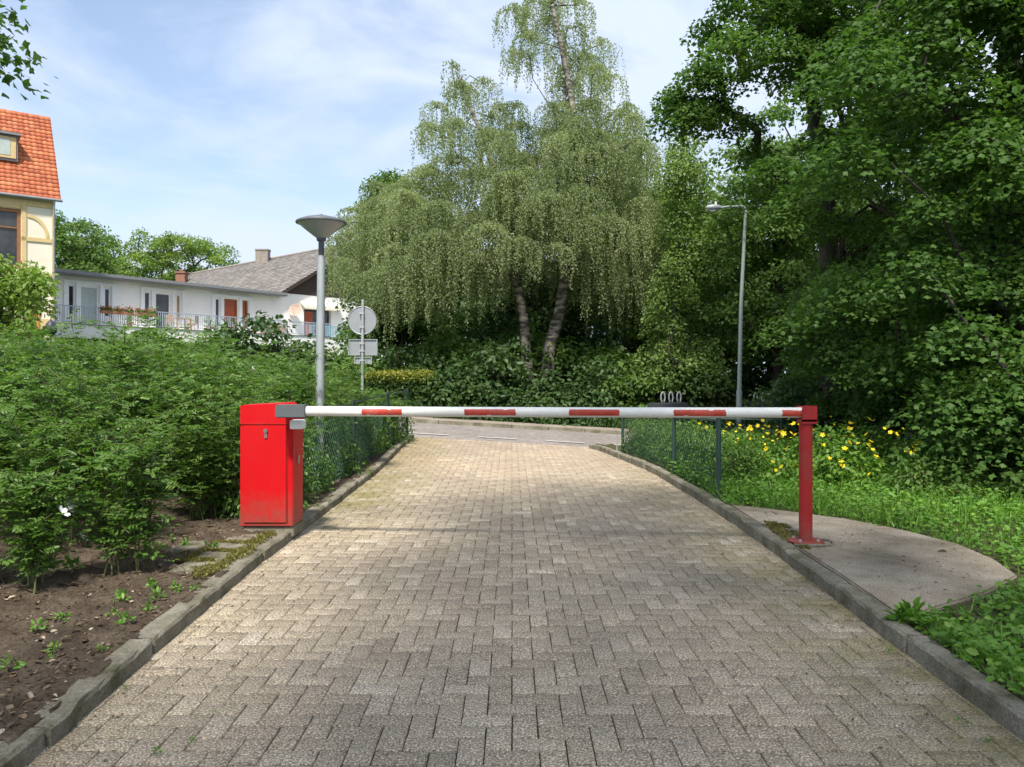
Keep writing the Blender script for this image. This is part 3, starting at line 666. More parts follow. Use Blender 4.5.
def clump_leaves(C, rad, n, flat=.5, shell=.5, tilt_=.55, droop=.35):
    """n leaves per clump spread through flattened ellipsoids; returns P,D,N"""
    C = np.asarray(C); k = len(C); rad = np.broadcast_to(np.asarray(rad, float), (k,)); nn = np.maximum(6, (n * (rad / rad.mean()) ** 2).astype(int))
    idx = np.repeat(np.arange(k), nn); m_ = len(idx); u = unit(m_); rr = rng.random(m_) ** shell
    off = u * rr[:, None] * rad[idx][:, None]; off[:, 2] *= flat
    # droop the rim of each spray
    off[:, 2] -= droop * (off[:, 0] ** 2 + off[:, 1] ** 2) / rad[idx]
    P = C[idx] + off
    D = off * np.array([1, 1, .3]) + rng.normal(size=(m_, 3)) * .5 * rad[idx][:, None] + np.array([0, 0, -.35]) * rad[idx][:, None]
    N = np.array([0, 0, 1.0]) + rng.normal(size=(m_, 3)) * tilt_ + off / rad[idx][:, None] * .4
    return P, D, N, idx
def in_poly(poly, x, y):
    poly = np.asarray(poly, float); c = np.zeros(len(x), bool); j = len(poly) - 1
    for i in range(len(poly)):
        xi, yi = poly[i]; xj, yj = poly[j]; w = ((yi > y) != (yj > y)) & (x < (xj - xi) * (y - yi) / (yj - yi + 1e-12) + xi); c ^= w; j = i
    return c
def poly_clumps(poly, n, ya, yb, mind=.5):
    """n clump centres in a solid: outline given at the tree's own distance, depth ya..yb"""
    poly = np.asarray(poly, float); lo, hi = poly.min(0), poly.max(0); out = []; tries = 0
    ym = (ya + yb) / 2
    while len(out) < n and tries < 60000:
        tries += 1; p = lo + (hi - lo) * rng.random(2)
        if not in_poly(poly, p[:1], p[1:])[0]: continue
        q = at(p[0], p[1], ym); q = np.array([q.x, rng.uniform(ya, yb), q.z])
        if out and np.min(np.linalg.norm(np.array(out) - q, axis=1)) < mind: continue
        out.append(q)
    return np.array(out)
def broadleaf(name, label, cat, trunk, r, C, crad, nleaf, lmat, lsize, tmpl=T_KITE, bark='bark', group=None, flat=.5, droop=.35, width=.75, rad_jit=.35, limbs=True, shell=.5, tilt_=.55):
    root = thing(name, label, cat, trunk[0], group=group); C = np.asarray(C)
    rd = crad * rng.uniform(1 - rad_jit, 1 + rad_jit, len(C))
    mb = MB(); nodes, par, rad, nt_ = skeleton(trunk, list(C), r); skel_mesh(mb, nodes, par, rad, nt_, r); mb.build('trunk', M[bark], root, smooth=True)
    P, D, N, idx = clump_leaves(C, rd, nleaf, flat, shell, tilt_, droop); tone = rng.random(len(C))
    rnd = np.clip(.5 * rng.random(len(P)) + .5 * tone[idx], 0, 1)
    Ls = lsize * rng.uniform(.55, 1.35, len(P))
    o = link('crown', leaf_mesh('crown', tmpl, P, D, N, Ls, Ls * width, M[lmat], rnd), root)
    return root

def weeping(name, label, trunk, r, clumps, lmat, strands=54, lsize=.066):
    root = thing(name, label, 'tree', trunk[0])
    C = [np.array(c[:3]) for c in clumps]; mb = MB(); nodes, par, rad, nt_ = skeleton(trunk, C, r, .4); rad = rad * .55; skel_mesh(mb, nodes, par, rad, nt_, r, .01)
    Ps, Ds, tone = [], [], []
    tw = MB()
    for c in clumps:
        ctr = np.array(c[:3]); R_, drop = c[3], c[4]; tn = rng.random()
        ns = int(strands * (R_ / .9) ** 1.3)
        for s in range(ns):
            a = rng.random() * 6.283; ro = R_ * math.sqrt(rng.random()); o = np.array([math.cos(a), math.sin(a), 0])
            top = ctr + np.array([0, 0, .35 * R_ * (1 - (ro / R_) ** 2)]); Lh = drop * .85 * rng.uniform(.3, 1.0) * (.6 + .4 * ro / R_)
            n = int((ro + Lh) / .027); t = np.arange(n) * .027
            hor = np.minimum(t, ro); ver = np.where(t < ro, .18 * ro * np.sin(np.pi * t / max(ro, .05)) - .30 * t * t / max(ro, .2), -.30 * ro - (t - ro))
            sway = np.column_stack([np.sin(t * 1.7 + a) * .04 + rng.normal() * .05 * t, np.cos(t * 1.3 + a * 2) * .04 + rng.normal() * .05 * t, np.zeros(n)])
            pts = top + o * hor[:, None] + sway * (t[:, None] > ro * .5); pts[:, 2] += ver
            keep = rng.random(n) < np.where(t < ro * .6, .55, .95)
            pts = pts[keep]; m_ = len(pts)
            Ps.append(pts + rng.normal(size=(m_, 3)) * .032); d = rng.normal(size=(m_, 3)) * .55; d[:, 2] -= .9; Ds.append(d); tone.append(np.full(m_, tn))
    P = np.concatenate(Ps); D = np.concatenate(Ds); tone = np.concatenate(tone)
    mb.build('trunk', M['birch_bark'], root, smooth=True)
    Ls = lsize * rng.uniform(.65, 1.2, len(P)); N = unit(len(P)) + np.array([0, -.3, .35])
    link('crown', leaf_mesh('crown', T_KITE, P, D, N, Ls, Ls * .72, M[lmat], np.clip(.35 * rng.random(len(P)) + .65 * tone, 0, 1)), root)
    return root, len(P)

# ------------------------------------------------------------------ trees
def wc(lst, Y, sp):
    out = []
    for (px, py, r, d) in lst:
        y = Y + rng.uniform(-sp, sp); p = at(px, py, y); k = y / FPX; out.append((p.x, y, p.z, r * k, d * k))
    return out
YB = 26.0
zB = float(tilt(1.2)) + .0
A_ = [(515, 12, 20, 45), (545, -8, 24, 60), (575, 5, 20, 60), (600, 45, 18, 55), (530, 40, 22, 60), (562, 50, 20, 60), (596, 70, 18, 45), (512, 52, 12, 30), (580, 60, 20, 50),
      (552, 110, 22, 60), (590, 108, 26, 70), (622, 118, 24, 60), (640, 150, 20, 60), (605, 150, 34, 90), (560, 155, 34, 90), (632, 190, 28, 90), (580, 200, 40, 100), (618, 235, 40, 80), (548, 222, 36, 90), (645, 232, 18, 80),
      (590, 258, 36, 60), (636, 272, 26, 70), (560, 178, 28, 80), (600, 190, 36, 90), (622, 165, 26, 90), (575, 140, 30, 80), (640, 205, 22, 90), (612, 270, 30, 50)]
B_ = [(342, 222, 14, 70), (350, 212, 14, 70), (336, 240, 13, 85), (332, 250, 10, 75), (345, 262, 14, 60), (362, 210, 18, 80), (375, 186, 16, 60), (452, 66, 12, 45), (436, 108, 18, 60), (462, 88, 16, 60), (484, 84, 18, 55), (500, 110, 20, 60), (428, 128, 16, 55), (455, 128, 26, 75), (488, 138, 28, 80), (520, 130, 24, 70), (522, 165, 36, 100), (452, 165, 32, 90), (484, 178, 34, 100), (424, 178, 28, 80),
      (404, 200, 28, 80), (380, 205, 22, 70), (440, 212, 34, 90), (476, 226, 36, 90), (366, 222, 24, 80), (350, 238, 20, 85), (392, 238, 32, 90), (424, 246, 36, 90), (508, 214, 34, 90), (464, 262, 34, 70), (356, 258, 18, 60), (384, 268, 28, 70), (416, 274, 28, 60), (498, 258, 32, 70), (344, 250, 14, 55), (530, 250, 28, 60), (436, 240, 30, 100), (402, 262, 26, 90)]
tA = [at(545, 388, YB), at(549, 350, YB), at(560, 310, YB), at(566, 270, YB), at(574, 220, YB), at(580, 160, YB), at(572, 100, YB), at(560, 40, YB), at(552, 5, YB)]
tB = [at(530, 388, YB - .4), at(527, 360, YB - .4), at(524, 320, YB - .4), at(519, 290, YB - .4), at(512, 240, YB - .4), at(500, 190, YB - .4), at(480, 130, YB - .4), at(460, 85, YB - .4)]
tA[0].z = zB - .2; tB[0].z = zB - .2
def fill(poly, n, r0, r1, d0, d1):
    poly = np.asarray(poly, float); lo, hi = poly.min(0), poly.max(0); out = []
    while len(out) < n:
        q = lo + (hi - lo) * rng.random(2)
        if in_poly(poly, q[:1], q[1:])[0]: out.append((q[0], q[1], rng.uniform(r0, r1), rng.uniform(d0, d1)))
    return out
A_ += fill([(545, 130), (600, 112), (640, 145), (655, 200), (655, 275), (610, 290), (585, 250), (545, 240)], 24, 20, 32, 45, 90)
A_ += fill([(505, 20), (545, -5), (600, 30), (608, 75), (560, 85), (508, 60)], 9, 13, 19, 35, 60)
B_ += fill([(395, 195), (440, 150), (480, 120), (520, 140), (550, 200), (545, 250), (490, 285), (420, 290), (345, 280), (350, 240)], 34, 20, 32, 45, 90)
B_ += fill([(440, 70), (470, 60), (505, 90), (540, 125), (500, 150), (425, 140)], 9, 13, 19, 35, 60)
A_ += fill([(556, 84), (612, 78), (642, 130), (590, 145), (555, 140)], 10, 16, 22, 40, 75)
front_ = wc([(572, 205, 26, 50), (566, 232, 26, 40), (578, 170, 24, 60), (590, 225, 26, 60), (548, 200, 26, 60), (520, 215, 26, 60), (508, 190, 26, 70), (522, 245, 24, 45), (560, 140, 22, 60), (500, 150, 24, 70), (555, 250, 22, 30)], 23.8, .6)
weeping('birch_tree', 'tall weeping birch with the highest wispy top, right leaning trunk of the pair', tA, .24, wc(A_, YB + .3, 2.3) + front_[:5], 'leaf_birch')
weeping('birch_tree', 'broad weeping birch left of the tallest, its twigs hanging before the gabled house', tB, .20, wc(B_, YB - .5, 2.3) + front_[5:], 'leaf_birch')
# round crowned tree left behind the birches, and a fresh green one showing through on the right
C = poly_clumps([(362, 235), (366, 190), (380, 164), (394, 168), (412, 200), (425, 260), (420, 330), (366, 330), (358, 280)], 120, 29, 31, .36)
broadleaf('broadleaf_tree', 'small pointed green tree beside the left edge of the birches', 'tree', [Vector((-4.6, 30, .2)), Vector((-4.6, 30, 3)), Vector((-4.7, 30, 6)), Vector((-4.8, 30, 9))], .16, C, .55, 260, 'leaf_mid', .12)
C = poly_clumps([(560, 260), (590, 140), (625, 130), (650, 170), (660, 230), (665, 380), (560, 380)], 70, 30, 34, .8)
broadleaf('broadleaf_tree', 'fresh green broad tree partly hidden behind the tallest birch', 'tree', [Vector((4, 32, -.3)), Vector((4.1, 32, 4)), Vector((4.3, 32, 8)), Vector((4.4, 32, 11))], .2, C, .95, 260, 'leaf_light', .15)
# slender tree right of the birches
C = poly_clumps([(684, 120), (694, 150), (706, 200), (714, 260), (718, 330), (705, 385), (655, 385), (650, 310), (658, 240), (668, 180), (676, 140)], 95, 23.2, 25.4, .42)
broadleaf('slender_tree', 'slender light green tree with a pointed top right of the birches', 'tree', [at(672, 405, 24), at(673, 350, 24), at(677, 270, 24), at(682, 190, 24), at(684, 128, 24)], .085, C, .5, 230, 'leaf_light', .10, droop=.6, flat=.8)
# tree behind the street light, trunk showing below
C = poly_clumps([(720, 150), (760, 120), (810, 130), (850, 180), (862, 260), (850, 330), (820, 360), (760, 352), (715, 340), (700, 290), (702, 210)], 105, 22.8, 27, .62)
broadleaf('broadleaf_tree', 'dark trunked tree with an open crown right behind the street light', 'tree', [at(776, 425, 25), at(778, 370, 25), at(779, 300, 25), at(775, 230, 25), at(780, 160, 25)], .2, C, .74, 280, 'leaf_mid', .13, droop=.5)
# rear row
for (poly, ya, yb, n, lm, tr, lab) in (
    ([(645, 200), (700, 175), (735, 190), (740, 400), (640, 400)], 31, 35, 75, 'leaf_mid', 690, 'mid green tree in the back row between the slender tree and the street light'),
    ([(800, 200), (860, 120), (940, 120), (960, 400), (800, 400)], 26, 31, 85, 'leaf_dark', 880, 'dark tree in the back row behind the large maples'),
    ([(366, 318), (390, 305), (440, 300), (470, 400), (372, 400)], 29, 32, 40, 'leaf_mid', 400, 'low green tree behind the hedge with yellowing tips'),
    ([(470, 260), (560, 250), (600, 300), (600, 400), (470, 400)], 29, 33, 70, 'leaf_dark', 535, 'dark tree standing behind the two birch trunks')):
    C = poly_clumps(poly, n, ya, yb, .75); Ym = (ya + yb) / 2; b0 = at(tr, 375, Ym); b0.z = float(tilt(b0.x)) - .1; ztop = C[:, 2].max()
    broadleaf('broadleaf_tree', lab, 'tree', [b0, Vector((b0.x + .1, Ym, b0.z + (ztop - b0.z) * .3)), Vector((b0.x - .1, Ym, b0.z + (ztop - b0.z) * .6)), Vector((b0.x, Ym, ztop - .6))], .17, C, 1.0, 330, lm, .15)

# far row closing the view behind the birches, the street light and the maples
tb_ = Vector((0, 0, 0)); Cb = np.concatenate([rng.normal(size=(70, 3)) * np.array([1.6, 1.5, 1.9]) + np.array([0, 0, 4.6])]); Cb = Cb[Cb[:, 2] > .6]
fr0 = broadleaf('broadleaf_tree', 'dense dark tree of the last row, seen only through gaps under the other crowns', 'tree', [tb_, Vector((.1, 0, 2.5)), Vector((0, .1, 5)), Vector((0, 0, 7.5))], .2, Cb, 1.05, 300, 'leaf_dark', .2, group='last row of trees beyond the street')
for i, (x, y, k) in enumerate([(-4.6, 37, .9), (-1.6, 37.5, 1.05), (1.2, 37, 1.1), (5, 38, 1.0), (8.6, 36.5, 1.05), (12, 36, 1.1), (15.5, 34, 1.15), (18.5, 30, 1.2), (15.2, 26, 1.1), (13.2, 19, 1.0), (14.5, 14, 1.1)]):
    o = fr0 if i == 0 else copy_tree(fr0); o.location = (x, y, float(tilt(x)) - .2); o.rotation_euler = (0, 0, rng.random() * 6.28); o.scale = (k * 1.1, k * 1.1, k)
# large maples on the right
def zpoly(poly, n, yfn, mind):
    poly = np.asarray(poly, float); lo, hi = poly.min(0), poly.max(0); out = []; tries = 0
    while len(out) < n and tries < 80000:
        tries += 1; p = lo + (hi - lo) * rng.random(2)
        if not in_poly(poly, p[:1], p[1:])[0]: continue
        y = yfn(p[0], p[1]); q = np.array(at(p[0], p[1], y))
        if out and np.min(np.linalg.norm(np.array(out) - q, axis=1)) < mind: continue
        out.append(q)
    return np.array(out)
rng = np.random.default_rng(20)
Cn = zpoly([(880, -260), (1250, -260), (1300, 100), (1300, 440), (1000, 440), (880, 400), (835, 320), (850, 230), (820, 160), (840, 60)], 300, lambda x, y: rng.uniform(8.6, 13.5), .5)
Cn = np.concatenate([Cn, zpoly([(960, -80), (1180, -80), (1180, 420), (960, 420)], 46, lambda x, y: rng.uniform(8.4, 9.8), .45)])
broadleaf('maple_tree', 'large dark green maple filling the right edge of the view', 'tree', [Vector((7.6, 11.4, -.3)), Vector((7.5, 11.4, 2)), Vector((7.2, 11.3, 4.5)), Vector((7.3, 11.2, 7)), Vector((7.2, 11, 9.6))], .30, Cn, .68, 700, 'leaf_maple', .064, T_MAPLE, droop=.6, flat=.36, width=.95, tilt_=.34)
rng = np.random.default_rng(21)
Cm = zpoly([(712, -220), (900, -220), (900, 300), (870, 400), (815, 405), (790, 330), (800, 250), (768, 190), (742, 150), (700, 118), (668, 108), (664, 78), (700, 66), (706, 20)], 215, lambda x, y: rng.uniform(13.0, 17.2), .55)
Cm = np.array([c for c in Cm if not (725 < CX + c[0] / c[1] * FPX < 832 and 82 < CY - (c[2] - CAM_H) / c[1] * FPX < 130) and rng.random() > (.45 if CX + c[0] / c[1] * FPX < 790 else .08)])
Cm = np.concatenate([Cm, np.array([at(px, py, 14.6 + rng.uniform(-.5, .9)) for px, py in ((672, 92), (684, 103), (698, 78), (712, 98), (704, 62), (726, 112), (746, 122), (692, 114), (716, 74), (742, 72), (722, 42), (752, 34), (708, 24), (735, 8), (764, 60), (772, 20))])])
broadleaf('maple_tree', 'tall maple whose branches reach out left over the sky, behind the larger one', 'tree', [Vector((6.6, 15.6, -.4)), Vector((6.5, 15.6, 2.5)), Vector((6.3, 15.5, 5.5)), Vector((5.8, 15.3, 8)), Vector((5.6, 15, 10.5))], .26, Cm, .60, 480, 'leaf_maple', .072, T_MAPLE, droop=.6, flat=.36, width=.95, tilt_=.34)
# tree at the left whose lowest branch hangs into the corner of the view, and one behind the viewer that shades the drive
Cl = np.concatenate([rng.normal(size=(60, 3)) * np.array([1.5, 1.6, 1.3]) + np.array([-8.6, 1.2, 8.3]), np.array([[-5.35, 7.4, 4.8], [-5.2, 7.3, 5.2], [-5.1, 7.5, 4.62], [-5.5, 7.2, 4.5], [-5.6, 6.8, 5.3], [-5.9, 6.2, 5.6], [-6.3, 5.4, 5.9], [-5.4, 7.6, 5.0]])])
broadleaf('maple_tree', 'tree off to the left, its leafy branch tip hanging into the top left corner', 'tree', [Vector((-8.8, 1.0, .2)), Vector((-8.8, 1.1, 3)), Vector((-8.7, 1.1, 6)), Vector((-8.6, 1.2, 9))], .25, Cl, .55, 130, 'leaf_maple', .085, T_MAPLE, rad_jit=.2, width=.95)
u_ = unit(170) * rng.random((170, 1)) ** .4; Cs = u_ * np.array([2.5, 4.3, 1.5]) + np.array([.22, -.4, 9.9])
Cs = np.concatenate([Cs, unit(60) * rng.random((60, 1)) ** .4 * np.array([2.0, 1.5, 1.1]) + np.array([-1.9, -3.9, 9.9])])
Cs = Cs[(Cs[:, 2] > CAM_H + .56 * np.maximum(Cs[:, 1], 0) + 1.0)]
broadleaf('maple_tree', 'tree behind the viewer that throws its shade over the near part of the drive', 'tree', [Vector((4.4, -2.2, .1)), Vector((4.3, -2.2, 3)), Vector((4.0, -2.0, 6.5)), Vector((3.4, -1.8, 10))], .28, Cs, .80, 48, 'leaf_maple', .13, T_MAPLE, rad_jit=.3)
# trees behind the houses
for (poly, Y, n, lm, lab) in (([(52, 275), (52, 222), (66, 214), (82, 222), (92, 244), (98, 275)], 56, 60, 'leaf_mid', 'dark green tree between the orange roofed house and the white one'),
                              ([(88, 285), (96, 248), (130, 240), (160, 236), (196, 240), (222, 240), (232, 256), (236, 285)], 82, 110, 'leaf_bright', 'wide pale green tree behind the roof of the white house')):
    C = poly_clumps(poly, n, Y - 3, Y + 3, 1.2); b0 = at((poly[0][0] + poly[-1][0]) / 2, 330, Y); b0.z = float(zterr(b0.x, b0.y)) - .2; zt_ = C[:, 2].max()
    broadleaf('broadleaf_tree', lab, 'tree', [b0, Vector((b0.x, Y, b0.z + (zt_ - b0.z) * .4)), Vector((b0.x, Y, zt_ - 1.5))], .3, C, 1.1, 260, lm, .22)
# small tree in front of the orange roofed house
C = zpoly([(-40, 275), (-10, 260), (14, 258), (30, 260), (42, 272), (38, 292), (34, 312), (24, 330), (-30, 345), (-50, 300)], 46, lambda x, y: rng.uniform(17, 19.4), .38)
broadleaf('garden_tree', 'light green bushy tree in front of the house with the orange roof', 'tree', [Vector((-11.9, 18.2, .5)), Vector((-11.9, 18.2, 1.8)), Vector((-11.8, 18.2, 3.4))], .09, C, .48, 190, 'leaf_bright', .12, T_OVAL, droop=.5, width=.6)

# shrubs beyond the street and under the maples
def shrub_mesh(kind, h, w, n, lmat, lsize, tmpl, droop=.5):
    k = int(26 * (w * h)); k = max(14, min(k, 44))
    u = unit(k); rr = rng.random(k) ** .5; C = np.column_stack([u[:, 0] * rr * w, u[:, 1] * rr * w, np.abs(u[:, 2]) * rr * h * .85 + .15 * h * rng.random(k)])
    P, D, N, idx = clump_leaves(C, .30 * w + .12, n, .6, .5, .5, droop); tone = rng.random(k)
    keep = P[:, 2] > .0; P, D, N, idx = P[keep], D[keep], N[keep], idx[keep]
    Ls = lsize * rng.uniform(.7, 1.25, len(P)); fm = leaf_mesh('foliage', tmpl, P, D, N, Ls, Ls * .68, M[lmat], np.clip(.65 * rng.random(len(P)) + .35 * tone[idx], 0, 1))
    mb = MB()
    for i in range(0, k, 2):
        b0 = Vector((random.gauss(0, .08), random.gauss(0, .08), -.05)); c = Vector(C[i]); mb.tube([b0, b0.lerp(c, .5) + Vector((0, 0, .15 * h)), c], [.022, .015, .006], 5, cap=False)
    tm = bpy.data.meshes.new('stems'); tm.from_pydata(mb.v, [], mb.f); tm.materials.append(M['twig_brown'])
    return fm, tm
def shrub(meshes, name, label, cat, loc, rz, sc, group=None):
    r = thing(name, label, cat, loc, group, world_parts=False); r.rotation_euler = (0, 0, rz); r.scale = sc if hasattr(sc, '__len__') else (sc,) * 3
    link('foliage', meshes[0], r); link('stems', meshes[1], r); return r
dk = [shrub_mesh('d', 2.6, 1.5, 120, 'leaf_dark', .16, T_OVAL), shrub_mesh('d', 2.2, 1.7, 120, 'leaf_dark', .18, T_OVAL), shrub_mesh('m', 2.4, 1.5, 120, 'leaf_mid', .15, T_OVAL)]
GS = 'understorey shrubs along the far side of the street'
spots = [(-4.8, 24.0, 2, 1.0), (-3.1, 24.6, 0, .95), (-1.6, 23.7, 1, 1.0), (-.3, 24.6, 0, 1.15), (1.2, 23.9, 1, .95), (2.6, 24.4, 0, 1.0), (4.0, 23.9, 2, .95), (5.3, 24.6, 0, 1.05), (6.9, 25.8, 1, 1.0), (9.6, 24.6, 0, 1.1), (10.6, 23.4, 1, 1.15), (-6.4, 24.2, 1, 1.1), (-2.3, 26.4, 2, 1.35), (.6, 27.2, 2, 1.5), (3.2, 26.6, 2, 1.4), (6.2, 26.6, 1, 1.2), (12.2, 22.8, 0, 1.2), (-8.2, 24.5, 0, 1.2), (8.3, 27, 1, 1.2), (-4.6, 26.8, 1, 1.2)]
for i, (x, y, v, s) in enumerate(spots):
    shrub(dk[v], 'shrub', 'leafy dark shrub in the row beyond the street, under the birches and back trees', 'shrub', (x, y, float(tilt(x)) - .05), rng.random() * 6.28, (s, s, s * rng.uniform(.85, 1.0)), GS)
lowd = shrub_mesh('l', .7, 1.1, 110, 'leaf_hedge', .10, T_OVAL)
for i in range(26):
    x = -7 + i * .62 + random.uniform(-.15, .15)
    shrub(lowd, 'low_shrub', 'low leafy plant in the row edging the far footpath', 'plant', (x, 22.75 + random.uniform(-.15, .25), float(tilt(x)) + .0), rng.random() * 6.28, (.62, .62, .8 + random.uniform(-.1, .3)), 'low plants edging the far footpath')
# shrubs below the maples, right
for i, (x, y, v, s) in enumerate([(6.9, 9.6, 0, .85), (7.6, 8.4, 1, .9), (7.0, 11.0, 1, .85), (6.8, 12.6, 0, .95), (7.3, 14.2, 2, .95), (8.4, 10.2, 0, 1.1), (8.2, 12.4, 1, 1.15), (8.8, 7.6, 1, 1.1), (8.4, 15.6, 0, 1.2), (5.9, 16.0, 0, .8)]):
    shrub(dk[v], 'shrub', 'dark shrub in the shade under the maples right of the verge', 'shrub', (x, y, float(zright(x, y)) - .1), rng.random() * 6.28, (s, s, s * .9), 'shrubs under the maples')

# clipped hedge with yellowing tips at the left end of the street
def hedge(label, x0, x1, y0, y1, ztop, zbot, n):
    root = thing('hedge', label, 'hedge', ((x0 + x1) / 2, (y0 + y1) / 2, zbot))
    P = np.column_stack([rng.uniform(x0, x1, n), rng.uniform(y0, y1, n), zbot + (ztop - zbot) * rng.random(n) ** .8]); P += rng.normal(size=P.shape) * .05
    D = unit(n); N = unit(n) + np.array([0, -.3, .7]); Ls = rng.uniform(.05, .10, n)
    link('foliage', leaf_mesh('foliage', T_OVAL, P, D, N, Ls, Ls * .6, M['leaf_hedge']), root)
    m_ = n // 3; P2 = np.column_stack([rng.uniform(x0, x1, m_), rng.uniform(y0, y1, m_), ztop + rng.normal(size=m_) * .07 + .05 * np.sin(np.arange(m_))]); Ls = rng.uniform(.06, .10, m_)
    link('young_tips', leaf_mesh('young_tips', T_OVAL, P2, unit(m_), unit(m_) + np.array([0, 0, .8]), Ls, Ls * .6, M['leaf_gold']), root)
    mb = MB()
    for k in range(10):
        x = x0 + (x1 - x0) * (k + .5) / 10; mb.tube([(x, (y0 + y1) / 2, zbot - .1), (x + .05, (y0 + y1) / 2, (zbot + ztop) / 2), (x + .1, (y0 + y1) / 2, ztop - .1)], [.02, .015, .006], 5)
    mb.build('stems', M['twig_brown'], root)
hedge('clipped hedge with yellow young tips beyond the left fence', -4.3, -2.35, 22.5, 23.4, 1.42, .2, 9000)

# rose bushes on the left
def rose_mesh(h, w, nst, seed, side_n=9):
    r_ = np.random.default_rng(seed); mb = MB(); P0, D0, N0, L0, T0 = [], [], [], [], []
    tops = []
    for s in range(nst):
        a = r_.random() * 6.283; lean = r_.uniform(.1, 1.0) * w; hh = h * (r_.uniform(.62, 1.02) if s % 4 else r_.uniform(1.0, 1.18)) * (1 - .25 * lean / w); b0 = np.array([r_.normal() * .07, r_.normal() * .07, -.03])
        tip = np.array([math.cos(a) * lean, math.sin(a) * lean, hh]); mid = b0 * .5 + tip * .5 + np.array([0, 0, .16 * h]) - np.array([tip[0], tip[1], 0]) * .15
        pts = [(1 - t) ** 2 * b0 + 2 * t * (1 - t) * mid + t * t * tip for t in np.linspace(0, 1, 7)]
        mb.tube(pts, [.007, .006, .0055, .005, .004, .003, .002], 5, cap=False); tops.append(tip)
        shoots = [(pts, .35)]
        for q in range(side_n):
            t = r_.uniform(.14, .98); p = (1 - t) ** 2 * b0 + 2 * t * (1 - t) * mid + t * t * tip; aa = r_.random() * 6.283; ll = r_.uniform(.18, .42) * h / 1.6
            e = p + np.array([math.cos(aa) * ll, math.sin(aa) * ll, r_.uniform(-.05, .25)]); m_ = (p + e) / 2 + np.array([0, 0, .04]); mb.tube([p, m_, e], [.004, .003, .002], 4, cap=False); shoots.append(([p, m_, e], 0))
        for pts_, t0 in shoots:
            n = 13 if t0 else 7
            for t in np.linspace(t0, 1, n):
                f = t * (len(pts_) - 1); i = min(int(f), len(pts_) - 2); p = pts_[i] + (pts_[i + 1] - pts_[i]) * (f - i); aa = r_.random() * 6.283
                d = np.array([math.cos(aa), math.sin(aa), r_.uniform(-.35, .45)]); d /= np.linalg.norm(d); L = r_.uniform(.07, .13); n_ = np.array([0, 0, 1]) + r_.normal(size=3) * .35; sd = np.cross(n_, d); sd /= np.linalg.norm(sd); tn = r_.random() * .7 + .3 * t
                for k in range(7):
                    if k == 6: P0.append(p + d * L); D0.append(d); sz = .045
                    else:
                        f_ = (.3, .55, .8)[k // 2]; sg = 1 if k % 2 else -1; P0.append(p + d * L * f_ + np.array([0, 0, -.12 * L * f_ * f_])); D0.append(d * .45 + sd * sg + np.array([0, 0, -.15])); sz = .036
                    N0.append(n_ + r_.normal(size=3) * .25); L0.append(sz * r_.uniform(.8, 1.25)); T0.append(np.clip(tn * .75 + r_.random() * .25, 0, 1))
    L0 = np.array(L0); fm = leaf_mesh('foliage', T_OVAL, np.array(P0), np.array(D0), np.array(N0), L0, L0 * .62, M['leaf_rose'], np.array(T0))
    tm = bpy.data.meshes.new('stems'); tm.from_pydata(mb.v, [], mb.f); tm.materials.append(M['twig'])
    return fm, tm, tops
roses = [rose_mesh(1.62, .80, 15, 11, 13), rose_mesh(1.55, .88, 16, 12, 13), rose_mesh(1.68, .74, 14, 13, 13), rose_mesh(1.05, .46, 9, 14, 9)]
RG = 'rose bushes filling the bed left of the drive'
def flower_mesh(petals, r, cup, m):
    mb = MB()
    for k in range(petals):
        a = 2 * math.pi * k / petals; c, s = math.cos(a), math.sin(a)
        pts = [(0, 0, 0), (.55 * r, .38 * r, cup * .5), (r, .22 * r, cup), (r * 1.02, -.22 * r, cup), (.55 * r, -.38 * r, cup * .55)]
        mb.add([(x * c - y * s, x * s + y * c, z) for x, y, z in pts], [(0, 1, 2, 3, 4)])
    me = bpy.data.meshes.new('flower'); me.from_pydata(mb.v, [], mb.f); me.materials.append(m); return me
wf = flower_mesh(6, .045, .02, M['petal_white'])
def rose_bush(v, x, y, s, rz, label=None, flowers=()):
    r = shrub(roses[v][:2], 'rose_bush', label or 'dense leafy rose bush in the mass between the drive and the houses', 'bush', (x, y, float(zleft(x, y)) - .02), rz, s, RG)
    for (fx, fy, fz) in flowers:
        f = link('flower', wf, r); f.location = (fx, fy, fz); f.rotation_euler = (R(50), rng.uniform(-.3, .3), rng.uniform(-.5, .5)); f.scale = (1 / s,) * 3
    return r
rose_bush(3, -2.62, 5.35, .98, .4, 'slim young rose bush nearest the kerb, its bare stems showing in the soil')
rose_bush(3, -3.06, 4.95, .80, 1.9, 'low rose bush with white blooms near the soil at the front of the bed', [(.25, -.18, .58), (.12, -.3, .35), (-.2, -.22, .62)])
rose_bush(3, -3.75, 4.85, 1.15, 2.9, 'rose bush cut by the left edge of the view, dark stems at its foot')
rose_bush(1, -4.6, 5.9, .8, 2.0)
front = [(-3.55, 6.2, 0, .86), (-4.4, 6.9, 2, .95), (-2.95, 7.3, 2, .86)]
for (x, y, v, s) in front: rose_bush(v, x, y, s, rng.random() * 6.28)
for (x, y, s) in ((-2.62, 8.0, .62), (-2.75, 9.0, .7), (-2.6, 10.2, .66), (-2.72, 11.3, .7), (-2.6, 12.4, .66), (-2.55, 13.4, .68), (-2.5, 14.4, .66), (-2.45, 15.2, .66)): rose_bush(1, x, y, s, rng.random() * 6.28)
row = 0
